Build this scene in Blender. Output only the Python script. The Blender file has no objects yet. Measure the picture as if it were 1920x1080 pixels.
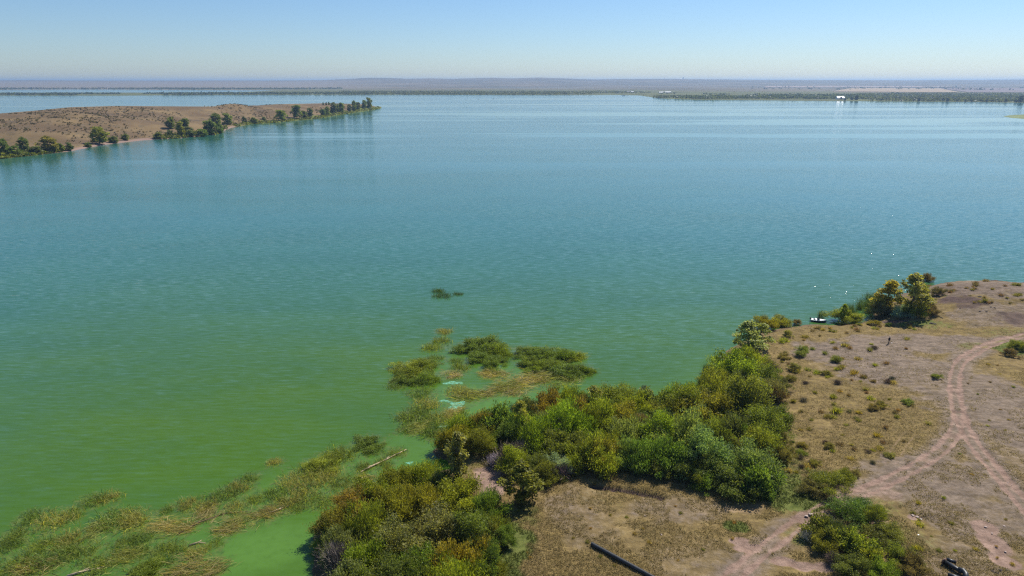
import bpy, math, random
import numpy as np

# ------------------------------------------------------------------ camera, sky, sun, exposure
SC = bpy.context.scene
COL = SC.collection
R = math.radians
CAM_H, PITCH, FPX = 60.0, math.atan(387.2 / 1280.0), 1280.0            # drone height over the lake, tilt, focal length in 1920-px units
cam_d = bpy.data.cameras.new('camera'); cam_d.sensor_width = 36; cam_d.lens = 24
cam_d.clip_start = 0.5; cam_d.clip_end = 200000
cam = bpy.data.objects.new('camera', cam_d); COL.objects.link(cam)
cam.location = (0, 0, CAM_H); cam.rotation_euler = (R(90) - PITCH, 0, 0)
SC.camera = cam

SUN_EL, SUN_AZ = 51.0, 44.0                           # azimuth clockwise from the view direction (+Y)
W = bpy.data.worlds.new('World'); SC.world = W; W.use_nodes = True
wn = W.node_tree.nodes; wl = W.node_tree.links
bg = wn['Background']; bg.inputs['Strength'].default_value = 0.078
sky = wn.new('ShaderNodeTexSky'); sky.sky_type = 'NISHITA'; sky.sun_disc = False
sky.sun_elevation = R(SUN_EL); sky.sun_rotation = R(SUN_AZ)
sky.altitude = 300; sky.air_density = 1.05; sky.dust_density = 0.35; sky.ozone_density = 10.0
wl.new(sky.outputs[0], bg.inputs['Color'])

sun_d = bpy.data.lights.new('sun', 'SUN'); sun_d.energy = 4.6; sun_d.angle = R(0.53); sun_d.color = (1.0, 0.95, 0.86)
sun = bpy.data.objects.new('sun', sun_d); COL.objects.link(sun)
sun.location = (150, 180, 250)
sun.rotation_euler = (R(90 - SUN_EL), 0, R(180 - SUN_AZ))

SC.view_settings.view_transform = 'Standard'; SC.view_settings.look = 'None'
SC.view_settings.exposure = 0.6; SC.view_settings.gamma = 1.0; SC.view_settings.use_curve_mapping = False
SC.render.engine = 'CYCLES'
cy = SC.cycles
cy.use_denoising = False; cy.pixel_filter_type = 'BLACKMAN_HARRIS'; cy.filter_width = 1.25; cy.max_bounces = 6; cy.diffuse_bounces = 2; cy.glossy_bounces = 2
cy.transmission_bounces = 3; cy.transparent_max_bounces = 6; cy.volume_bounces = 0
cy.sample_clamp_indirect = 4.0; cy.caustics_reflective = False; cy.caustics_refractive = False

# ------------------------------------------------------------------ helpers
rng = np.random.default_rng(11)
random.seed(11)
CP, SP = math.cos(PITCH), math.sin(PITCH)

def ray(px, py):
    u = (px - 960) / FPX; v = (540 - py) / FPX
    return np.array([u, CP + v * SP, -SP + v * CP])

def at(px, py, z=0.0):
    d = ray(px, py)
    t = (z - CAM_H) / d[2]
    return np.array([d[0] * t, d[1] * t, z])

def mpp(p):
    """metres per photo pixel at a world point"""
    return (p[1] * CP - (p[2] - CAM_H) * SP) / FPX

def smooth(a, b, x):
    t = np.clip((x - a) / (b - a), 0, 1)
    return t * t * (3 - 2 * t)

LAT = np.random.default_rng(5).random((256, 256))
def vnoise(x, y):
    x = np.asarray(x, float); y = np.asarray(y, float)
    xi = np.floor(x).astype(int); yi = np.floor(y).astype(int)
    fx = x - xi; fy = y - yi
    fx = fx * fx * (3 - 2 * fx); fy = fy * fy * (3 - 2 * fy)
    a = LAT[xi % 256, yi % 256]; b = LAT[(xi + 1) % 256, yi % 256]
    c = LAT[xi % 256, (yi + 1) % 256]; d = LAT[(xi + 1) % 256, (yi + 1) % 256]
    return (a * (1 - fx) + b * fx) * (1 - fy) + (c * (1 - fx) + d * fx) * fy - 0.5
def fbm(x, y, o=4):
    s = 0; a = 1.0
    for i in range(o):
        s = s + a * vnoise(x * 2 ** i + 17.3 * i, y * 2 ** i + 9.1 * i); a *= 0.5
    return s

def mesh_np(name, V, F, attrs=None, smooth_shade=False):
    V = np.asarray(V, np.float32); F = np.asarray(F, np.int32)
    me = bpy.data.meshes.new(name)
    me.vertices.add(len(V)); me.vertices.foreach_set('co', V.ravel())
    n, k = F.shape
    me.loops.add(n * k); me.polygons.add(n)
    me.polygons.foreach_set('loop_start', np.arange(0, n * k, k, dtype=np.int32))
    me.loops.foreach_set('vertex_index', F.ravel())
    if smooth_shade:
        me.polygons.foreach_set('use_smooth', np.ones(n, bool))
    me.update(calc_edges=True)
    for nm, arr in (attrs or {}).items():
        arr = np.asarray(arr, np.float32)
        if arr.ndim == 1:
            a = me.attributes.new(nm, 'FLOAT', 'POINT'); a.data.foreach_set('value', arr)
        else:
            a = me.attributes.new(nm, 'FLOAT_COLOR', 'POINT'); a.data.foreach_set('color', arr.ravel())
    return me

def tag(o, label=None, cat=None, group=None, kind=None):
    if label: o['label'] = label
    if cat: o['category'] = cat
    if group: o['group'] = group
    if kind: o['kind'] = kind
    return o

def add(name, me, mat=None, parent=None, **k):
    o = bpy.data.objects.new(name, me); COL.objects.link(o)
    if mat and me is not None and not me.materials: me.materials.append(mat)
    if parent: o.parent = parent
    return tag(o, **k)

def empty(name, loc, rz=0.0, sc=1.0, **k):
    o = bpy.data.objects.new(name, None); COL.objects.link(o)
    o.location = loc; o.rotation_euler = (0, 0, rz)
    o.scale = sc if hasattr(sc, '__len__') else (sc, sc, sc)
    o.empty_display_size = 0.2
    return tag(o, **k)

class MB:
    """collects tubes, boxes and plates into one mesh"""
    def __init__(s): s.v = []; s.f = []
    def ring_tube(s, pts, rad, n=8, cap=True):
        pts = [np.array(p, float) for p in pts]; base = len(s.v); m = len(pts)
        for i, p in enumerate(pts):
            t = pts[min(i + 1, m - 1)] - pts[max(i - 1, 0)]; t = t / (np.linalg.norm(t) + 1e-9)
            r = rad[i] if hasattr(rad, '__len__') else rad
            a = np.cross(t, (0, 0, 1) if abs(t[2]) < 0.9 else (1, 0, 0)); a /= np.linalg.norm(a); b = np.cross(t, a)
            for j in range(n):
                q = 2 * math.pi * j / n
                s.v.append(p + r * (math.cos(q) * a + math.sin(q) * b))
        for i in range(m - 1):
            for j in range(n):
                s.f.append((base + i * n + j, base + i * n + (j + 1) % n, base + (i + 1) * n + (j + 1) % n, base + (i + 1) * n + j))
        if cap:
            s.f.append(tuple(base + j for j in range(n))[::-1]); s.f.append(tuple(base + (m - 1) * n + j for j in range(n)))
        return s
    def box(s, c, d, rz=0.0):
        b = len(s.v); cz, sz = math.cos(rz), math.sin(rz)
        for z in (-1, 1):
            for x, y in ((-1, -1), (1, -1), (1, 1), (-1, 1)):
                X, Y = x * d[0] / 2, y * d[1] / 2
                s.v.append(np.array([c[0] + X * cz - Y * sz, c[1] + X * sz + Y * cz, c[2] + z * d[2] / 2]))
        for q in ((3, 2, 1, 0), (4, 5, 6, 7), (0, 1, 5, 4), (1, 2, 6, 5), (2, 3, 7, 6), (3, 0, 4, 7)):
            s.f.append(tuple(b + i for i in q))
        return s
    def poly(s, pts, faces):
        b = len(s.v); s.v += [np.array(p, float) for p in pts]; s.f += [tuple(b + i for i in q) for q in faces]
        return s
    def mesh(s, name, smooth_shade=False):
        me = bpy.data.meshes.new(name); me.from_pydata([tuple(map(float, p)) for p in s.v], [], s.f)
        if smooth_shade:
            for p in me.polygons: p.use_smooth = True
        me.update()
        return me

# ---- node helpers
def new_mat(name):
    m = bpy.data.materials.new(name); m.use_nodes = True
    nt = m.node_tree; b = nt.nodes['Principled BSDF']
    return m, nt, b
def N(nt, t, **k):
    n = nt.nodes.new(t)
    for a, v in k.items(): setattr(n, a, v)
    return n
def noise(nt, vec, scale, detail=3, rough=0.55):
    n = N(nt, 'ShaderNodeTexNoise'); n.inputs['Scale'].default_value = scale
    n.inputs['Detail'].default_value = detail; n.inputs['Roughness'].default_value = rough
    if vec is not None: nt.links.new(vec, n.inputs['Vector'])
    return n
def mix(nt, fac, a, b, blend='MIX'):
    n = N(nt, 'ShaderNodeMix', data_type='RGBA', blend_type=blend)
    for v, i in ((fac, 0), (a, 6), (b, 7)):
        if hasattr(v, 'is_linked'): nt.links.new(v, n.inputs[i])
        elif isinstance(v, (int, float)): n.inputs[i].default_value = v
        else: n.inputs[i].default_value = (*v, 1)
    return n.outputs[2]
def math_(nt, op, a, b=None, c=None, clamp=False):
    n = N(nt, 'ShaderNodeMath', operation=op, use_clamp=clamp)
    for i, v in enumerate((a, b, c)):
        if v is None: continue
        if hasattr(v, 'is_linked'): nt.links.new(v, n.inputs[i])
        else: n.inputs[i].default_value = v
    return n.outputs[0]
def mrange(nt, v, a, b, c=0.0, d=1.0):
    n = N(nt, 'ShaderNodeMapRange'); n.interpolation_type = 'SMOOTHSTEP'
    nt.links.new(v, n.inputs[0])
    for i, x in enumerate((a, b, c, d)): n.inputs[i + 1].default_value = x
    return n.outputs[0]
def position(nt): return N(nt, 'ShaderNodeNewGeometry').outputs['Position']
def attr(nt, name): return N(nt, 'ShaderNodeAttribute', attribute_name=name)
def vmul(nt, v, s, rot=0.0):
    m = N(nt, 'ShaderNodeMapping'); m.inputs['Scale'].default_value = s; m.inputs['Rotation'].default_value = (0, 0, rot)
    nt.links.new(v, m.inputs['Vector']); return m.outputs[0]

def plain(name, col, rough=0.7, var=0.25, scale=6.0, metallic=0.0):
    m, nt, b = new_mat(name)
    tc = N(nt, 'ShaderNodeTexCoord').outputs['Object']
    n = noise(nt, tc, scale, 4)
    dark = tuple(c * (1 - var) for c in col); lite = tuple(min(1, c * (1 + var)) for c in col)
    nt.links.new(mix(nt, mrange(nt, n.outputs['Fac'], 0.3, 0.7), dark, lite), b.inputs['Base Color'])
    b.inputs['Roughness'].default_value = rough; b.inputs['Metallic'].default_value = metallic
    return m

def leaf_material(name, transl=0.5, rough=0.55):
    """leaves: the object's own colour, varied leaf by leaf, with light coming through"""
    m, nt, b = new_mat(name)
    oi = N(nt, 'ShaderNodeObjectInfo'); va = attr(nt, 'var')
    col = mix(nt, 1.0, oi.outputs['Color'], mix(nt, va.outputs['Fac'], (0.45, 0.47, 0.42), (1.55, 1.5, 1.5)), 'MULTIPLY')
    col = mix(nt, mrange(nt, va.outputs['Fac'], 0.8, 1.0, 0.0, 0.3), col, (0.22, 0.22, 0.06))
    nt.links.new(col, b.inputs['Base Color']); b.inputs['Roughness'].default_value = rough
    b.inputs['Specular IOR Level'].default_value = 0.25
    tr = N(nt, 'ShaderNodeBsdfTranslucent')
    tcol = mix(nt, 1.0, col, (1.35, 1.3, 0.55), 'MULTIPLY'); nt.links.new(tcol, tr.inputs['Color'])
    mx = N(nt, 'ShaderNodeMixShader'); mx.inputs[0].default_value = transl
    nt.links.new(b.outputs[0], mx.inputs[1]); nt.links.new(tr.outputs[0], mx.inputs[2])
    nt.links.new(mx.outputs[0], nt.nodes['Material Output'].inputs['Surface'])
    return m
M_LEAF = leaf_material('foliage')
M_BARK = plain('bark', (0.11, 0.085, 0.06), 0.9)
M_TWIG = leaf_material('dead_twigs', 0.0, 0.8)

# ------------------------------------------------------------------ near shore: outline, heights
SHORE_PX = [(575, 1300), (578, 1150), (584, 1080), (592, 1045), (590, 1010), (606, 985), (652, 955), (715, 925), (772, 903), (812, 884),
            (846, 876), (842, 862), (822, 856), (812, 846), (838, 822), (868, 803), (905, 792), (985, 774), (1060, 764), (1150, 756),
            (1200, 747), (1240, 744), (1290, 741), (1318, 722), (1345, 697), (1354, 678), (1354, 664), (1372, 650), (1396, 637), (1424, 625),
            (1470, 614), (1530, 608), (1570, 610), (1602, 607), (1640, 599), (1634, 588), (1648, 572), (1692, 550), (1738, 538), (1790, 533),
            (1850, 532), (1920, 538), (2050, 560), (2300, 600), (2700, 800), (2700, 1300)]
SHORE = np.array([at(*p)[:2] for p in SHORE_PX])

def sdf(x, y):
    """distance to the shoreline, positive on land"""
    x = np.asarray(x, float).ravel(); y = np.asarray(y, float).ravel()
    best = np.full(x.shape, 1e18); ins = np.zeros(x.shape, bool)
    n = len(SHORE)
    for i in range(n):
        a = SHORE[i]; b = SHORE[(i + 1) % n]; e = b - a
        wx = x - a[0]; wy = y - a[1]
        t = np.clip((wx * e[0] + wy * e[1]) / (e @ e), 0, 1)
        dx = wx - t * e[0]; dy = wy - t * e[1]
        best = np.minimum(best, dx * dx + dy * dy)
        c = (a[1] > y) != (b[1] > y)
        xc = a[0] + (y - a[1]) / (e[1] if e[1] else 1e-9) * e[0]
        ins ^= c & (x < xc)
    d = np.sqrt(best)
    return np.where(ins, d, -d)

def polyline_d(x, y, pts):
    """distance to a polyline and signed side offset of the nearest segment"""
    best = np.full(x.shape, 1e18); off = np.zeros(x.shape)
    for a, b in zip(pts[:-1], pts[1:]):
        e = b - a; wx = x - a[0]; wy = y - a[1]
        t = np.clip((wx * e[0] + wy * e[1]) / (e @ e), 0, 1)
        dx = wx - t * e[0]; dy = wy - t * e[1]; q = dx * dx + dy * dy
        s = np.sign(e[0] * wy - e[1] * wx)
        m = q < best
        best = np.where(m, q, best); off = np.where(m, s * np.sqrt(q), off)
    return np.sqrt(best), off

HILL_C = at(1845, 522, 6.0)
def zland(x, y):
    """height of the near shore without tracks"""
    shp = np.shape(x); x = np.asarray(x, float).ravel(); y = np.asarray(y, float).ravel()
    d = sdf(x, y) + 0.8 * fbm(x * 0.21, y * 0.21, 3)
    z = np.where(d > 0, 1.3 * smooth(0, 5, d) + 1.0 * smooth(4, 40, d), -1.6 * smooth(0, 5, -d))
    z += 4.4 * np.exp(-(((x - HILL_C[0]) / 30) ** 2 + ((y - HILL_C[1] + 8) / 17) ** 2)) * smooth(0, 9, d)
    hx, hy = at(1385, 648)[:2]
    z += 1.5 * np.exp(-(((x - hx) / 5) ** 2 + ((y - hy) / 5) ** 2)) * smooth(0, 2.5, d)
    z += smooth(0.5, 4, d) * (0.35 * fbm(x * 0.06, y * 0.06, 3) + 0.20 * fbm(x * 0.35 + 40, y * 0.35, 4) + 0.16 * vnoise(x * 0.95, y * 0.95))
    return z.reshape(shp)

def bend(px_pts, z=2.2, n=8):
    """smooth curve through pixel points laid on the ground"""
    P = np.array([at(a, b, z)[:2] for a, b in px_pts]); out = []
    Q = np.vstack([2 * P[0] - P[1], P, 2 * P[-1] - P[-2]])
    for i in range(1, len(Q) - 2):
        p0, p1, p2, p3 = Q[i - 1:i + 3]
        for t in np.linspace(0, 1, n, endpoint=False):
            out.append(0.5 * ((2 * p1) + (-p0 + p2) * t + (2 * p0 - 5 * p1 + 4 * p2 - p3) * t * t + (-p0 + 3 * p1 - 3 * p2 + p3) * t ** 3))
    out.append(P[-1]); return np.array(out)

TRACK_MAIN = bend([(1990, 618), (1920, 631), (1870, 641), (1832, 656), (1803, 676), (1791, 704), (1791, 740), (1799, 780), (1818, 820), (1850, 862), (1884, 903), (1920, 944), (1975, 1005), (2060, 1090)])
TRACK_FORK = bend([(1797, 776), (1790, 812), (1762, 845), (1722, 872), (1672, 898), (1620, 922), (1566, 944), (1522, 962), (1488, 984), (1450, 1012), (1412, 1042), (1360, 1085), (1300, 1130)])
FAINT = [bend([(1706, 812), (1690, 834), (1668, 866)]), bend([(1610, 640), (1650, 665), (1690, 690), (1740, 720), (1790, 770)]),
         bend([(1650, 650), (1700, 668), (1760, 690), (1795, 712)]), bend([(1700, 640), (1745, 655), (1800, 672)]),
         bend([(1815, 745), (1850, 725), (1890, 700)]), bend([(960, 910), (1080, 897), (1200, 930), (1330, 940), (1450, 940), (1500, 960)]),
         bend([(1240, 905), (1330, 925), (1440, 935)])]
TRENCH = [bend([(1112, 905), (1150, 911), (1190, 919), (1240, 930)])]
# bare ground: (px, py, radius along x in m, radius in y, strength, kind)  kind p pink soil, g green grass, s grey stony soil, d dark soil
PATCH = [(1402, 1022, 1.9, 1.0, 1, 'p'), (1386, 1008, 1.5, .8, 1, 'p'), (1470, 1047, 1.7, .8, 1, 'p'), (1510, 1053, 1.9, .9, 1, 'p'), (1545, 1056, 1.7, 1.0, .8, 'p'),
         (1660, 925, 3, 2, .4, 'p'), (1716, 968, 1.2, .9, .9, 'p'), (1848, 985, 2, 2, .8, 'p'), (1868, 1015, 1.8, 3, .9, 'p'), (1885, 1045, 1.8, 2, .9, 'p'), (1650, 983, 2, 1.4, .7, 'p'),
         (1520, 968, 3, 1.3, 1, 'p'), (1400, 950, 4, 2, .35, 'p'), (1795, 577, 6, 3.0, .85, 'd'), (1815, 585, 5, 2.2, .7, 'd'), (1905, 605, 7, 4, .7, 'd'), (1900, 610, 5, 3, .5, 'd'),
         (1665, 598, 6, 1.6, .9, 'd'), (1370, 655, 3.5, 3.5, 1, 'd'), (912, 890, 2.6, 3.2, .9, 'r'), (925, 905, 2.2, 3.0, .9, 'r'), (915, 875, 3, 2, .7, 'p'), (1205, 776, 3.4, 1.6, .9, 'p'),
         (1800, 523, 18, 7, .75, 'd'), (1860, 524, 20, 7, .8, 'd'), (1915, 532, 16, 7, .75, 'd'), (1760, 560, 10, 6, .5, 'd'), (1850, 560, 22, 10, .42, 'd'), (1740, 535, 8, 5, .6, 'd'),
         (1480, 930, 5, 5, 1, 'g'), (1475, 905, 4, 5, .7, 'g'), (1380, 982, 2.0, 1.6, .9, 'g'), (1725, 603, 7, 2, .8, 'g'), (1760, 608, 6, 3, .5, 'g'), (1910, 655, 6, 6, .8, 'g'),
         (1850, 648, 9, 2.4, .5, 'g'), (1880, 625, 8, 4, .4, 'g'), (950, 1010, 4, 5, .9, 'g'), (930, 1060, 4, 6, .9, 'g'), (985, 960, 3, 4, .5, 'g'), (1700, 1000, 5, 4, .35, 'g'),
         (1640, 950, 5, 3, .4, 'g'), (1500, 1000, 3, 3, .6, 'g'), (1470, 870, 4, 8, .5, 'g'), (1470, 800, 3, 10, .35, 'g'), (1130, 930, 5, 4, .25, 'g'),
         (1600, 655, 16, 9, .85, 's'), (1680, 690, 16, 12, .7, 's'), (1720, 640, 22, 7, .9, 's'), (1860, 760, 14, 24, .7, 's'), (1760, 900, 14, 9, .7, 's'), (1830, 960, 12, 8, .6, 's'),
         (1080, 940, 7, 6, .5, 's'), (1270, 955, 9, 4, .5, 's'), (1310, 1050, 8, 6, .4, 's'), (1200, 1010, 10, 7, .25, 's'), (1890, 560, 28, 12, .7, 's'), (1800, 545, 20, 8, .6, 's'), (1890, 600, 20, 8, .6, 's'), (1800, 1040, 9, 6, .5, 's'), (1900, 850, 9, 20, .5, 's'), (1100, 985, 5, 6, .4, 's')]

def ground_fields(x, y):
    """height, masks (pink, green, grey, dark) and the track mask at ground points"""
    d = sdf(x, y)
    z = zland(x, y)
    wob = 0.5 * fbm(x * 0.5, y * 0.5, 3)
    pink = np.zeros_like(x); green = np.zeros_like(x); grey = np.zeros_like(x); dark = np.zeros_like(x); track = np.zeros_like(x)
    for pts, wd, st in ((TRACK_MAIN, 1.4, 1.0), (TRACK_FORK, 1.2, 0.9)):
        q, off = polyline_d(x, y, pts)
        ww = wd + 1.0 * wob
        body = 1 - smooth(ww - 0.25, ww + 0.45, q)
        rut = np.exp(-((np.abs(off) - 0.85) / 0.33) ** 2)
        pink = np.maximum(pink, st * body * (0.30 + 0.45 * vnoise(x * .5, y * .5) + 0.62 * rut))
        grey = np.maximum(grey, st * (1 - smooth(ww, ww + 3.2, q)) * 0.7)
        z = z - body * (0.05 + 0.10 * rut)
        z = z + 0.07 * np.exp(-((q - ww - 0.3) / 0.35) ** 2)
        track = np.maximum(track, (q < ww + 0.35).astype(float))
    for pts in FAINT[:1]:
        q, off = polyline_d(x, y, pts); r = np.exp(-((np.abs(off) - 0.8) / 0.22) ** 2) * (q < 1.4)
        pink = np.maximum(pink, 0.42 * r); z = z - 0.05 * r
    for pts in FAINT[1:]:
        q, off = polyline_d(x, y, pts); r = np.exp(-((np.abs(off) - 0.75) / 0.28) ** 2) * (q < 1.5)
        pink = np.maximum(pink, 0.30 * r * (0.5 + vnoise(x * .3, y * .3)).clip(0, 1))
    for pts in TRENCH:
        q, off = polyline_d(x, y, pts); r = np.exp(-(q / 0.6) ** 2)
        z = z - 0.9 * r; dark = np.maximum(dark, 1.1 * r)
    for (px, py, rx, ry, s, k) in PATCH:
        c = at(px, py, 2.2)
        q = ((x - c[0]) / rx) ** 2 + ((y - c[1]) / ry) ** 2
        m = s * (1 - smooth(0.25, 1.35, q + 1.3 * wob))
        if k == 'p': pink = np.maximum(pink, m); z = z - 0.12 * m
        elif k == 'g': green = np.maximum(green, m)
        elif k == 's': grey = np.maximum(grey, m)
        elif k == 'r': pink = np.maximum(pink, m * .9); dark = np.maximum(dark, m * 0.55); z = z + 0.25 * m * vnoise(x * 1.7, y * 1.7)
        else: dark = np.maximum(dark, m); z = z + 0.35 * m * fbm(x * 0.8, y * 0.8, 2)
    bank = (1 - smooth(0.6, 3.0, np.abs(d - 0.5)))
    dark = np.maximum(dark, 0.55 * bank)
    green = np.maximum(green, 0.45 * (1 - smooth(2, 14, d)) * (x < 60))
    return z, np.stack([pink, green * (1 - pink), grey * (1 - green), dark], -1), track, d

def on_ground(px, py, f=None):
    """where the view ray of a pixel meets the near shore (or the lake)"""
    d = ray(px, py); f = f or (lambda x, y: zland(np.array([x]), np.array([y]))[0])
    t0 = (7.5 - CAM_H) / d[2]; t1 = (-0.02 - CAM_H) / d[2]
    ts = np.linspace(t0, t1, 60); X, Y, Z = d[0] * ts, d[1] * ts, CAM_H + d[2] * ts
    h = np.maximum(zland(X, Y), 0.0); hit = np.nonzero(Z <= h)[0]
    i = hit[0] if len(hit) else len(ts) - 1
    return np.array([X[i], Y[i], h[i]])

# ------------------------------------------------------------------ structure: ground sheet of the near shore + dirt track
def build_ground():
    st = 0.42
    xs = np.arange(-42, 215, st); ys = np.arange(48, 232, st)
    X, Y = np.meshgrid(xs, ys); nx, ny = len(xs), len(ys)
    jx = 0.12 * (np.random.default_rng(2).random(X.shape) - .5); jy = 0.12 * (np.random.default_rng(3).random(X.shape) - .5)
    x = (X + jx).ravel(); y = (Y + jy).ravel()
    z, mask, track, d = ground_fields(x, y)
    i = np.arange(nx * ny).reshape(ny, nx)
    F = np.stack([i[:-1, :-1], i[:-1, 1:], i[1:, 1:], i[1:, :-1]], -1).reshape(-1, 4)
    fd = d[F].max(1); inview = (np.abs(x[F]).max(1) < 1.15 * y[F].max(1) + 25)
    keep = (fd > -3.5) & inview
    ft = track[F].mean(1) > 0.5
    V = np.stack([x, y, z], -1)
    out = []
    for sel in (keep & ~ft, keep & ft):
        f = F[sel]; u, inv = np.unique(f, return_inverse=True)
        out.append(mesh_np('ground', V[u], inv.reshape(f.shape), {'mask': mask[u]}, True))
    return out

def ground_material():
    m, nt, b = new_mat('dry_steppe_soil'); L = nt.links.new
    pos = position(nt); mk = attr(nt, 'mask')
    sep = N(nt, 'ShaderNodeSeparateColor'); L(mk.outputs['Color'], sep.inputs[0])
    n1 = noise(nt, pos, 0.18, 4); n2 = noise(nt, pos, 1.1, 4, 0.65); n3 = noise(nt, pos, 7.0, 3, 0.7)
    dry = mix(nt, mrange(nt, n1.outputs['Fac'], 0.35, 0.65), (0.205, 0.150, 0.055), (0.250, 0.182, 0.075))
    dry = mix(nt, mrange(nt, n2.outputs['Fac'], 0.38, 0.66), mix(nt, 0.6, dry, (0.13, 0.09, 0.045)), dry)
    grey = mix(nt, mrange(nt, n2.outputs['Fac'], 0.35, 0.65), (0.158, 0.120, 0.092), (0.222, 0.170, 0.130))
    gf = math_(nt, 'ADD', sep.outputs['Blue'], math_(nt, 'MULTIPLY', math_(nt, 'SUBTRACT', n2.outputs['Fac'], 0.5), 0.9), clamp=True)
    col = mix(nt, mrange(nt, gf, 0.2, 0.75), dry, grey)
    gr = mix(nt, mrange(nt, n2.outputs['Fac'], 0.35, 0.65), (0.075, 0.098, 0.020), (0.150, 0.170, 0.045))
    gg = math_(nt, 'ADD', sep.outputs['Green'], math_(nt, 'MULTIPLY', math_(nt, 'SUBTRACT', n2.outputs['Fac'], 0.5), 1.0), clamp=True)
    col = mix(nt, mrange(nt, gg, 0.25, 0.8), col, gr)
    dk = mix(nt, mrange(nt, n3.outputs['Fac'], 0.4, 0.6), (0.055, 0.036, 0.032), (0.14, 0.095, 0.085))
    df = math_(nt, 'ADD', mk.outputs['Alpha'], math_(nt, 'MULTIPLY', math_(nt, 'SUBTRACT', n3.outputs['Fac'], 0.5), 0.8), clamp=True)
    col = mix(nt, mrange(nt, df, 0.25, 0.85), col, dk)
    pk = mix(nt, mrange(nt, n2.outputs['Fac'], 0.3, 0.7), (0.225, 0.148, 0.115), (0.315, 0.216, 0.172))
    pf = math_(nt, 'ADD', sep.outputs['Red'], math_(nt, 'MULTIPLY', math_(nt, 'SUBTRACT', n2.outputs['Fac'], 0.5), 0.55), clamp=True)
    col = mix(nt, mrange(nt, pf, 0.18, 0.66), col, pk)
    col = mix(nt, mrange(nt, n3.outputs['Fac'], 0.5, 0.72, 0, 0.6), col, (0.08, 0.065, 0.035))
    n4 = noise(nt, vmul(nt, pos, (0.35, 1.0, 1), R(20)), 0.9, 4, 0.6)
    col = mix(nt, 1.0, col, mix(nt, mrange(nt, n4.outputs['Fac'], 0.3, 0.7), (0.72, 0.72, 0.70), (1.15, 1.14, 1.10)), 'MULTIPLY')
    L(col, b.inputs['Base Color']); b.inputs['Roughness'].default_value = 0.95; b.inputs['Specular IOR Level'].default_value = 0.1
    bp = N(nt, 'ShaderNodeBump'); bp.inputs['Strength'].default_value = 0.8; bp.inputs['Distance'].default_value = 0.25
    nn = math_(nt, 'ADD', n2.outputs['Fac'], math_(nt, 'MULTIPLY', n3.outputs['Fac'], 0.6)); L(nn, bp.inputs['Height'])
    L(bp.outputs[0], b.inputs['Normal'])
    return m
M_GROUND = ground_material()
g_me, t_me = build_ground()
add('ground', g_me, M_GROUND, kind='structure', label='dry tan steppe shore with worn grass and bare soil', cat='ground')
add('dirt_track', t_me, M_GROUND, kind='structure', label='pinkish rutted dirt track curving across the dry shore', cat='track')

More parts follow.
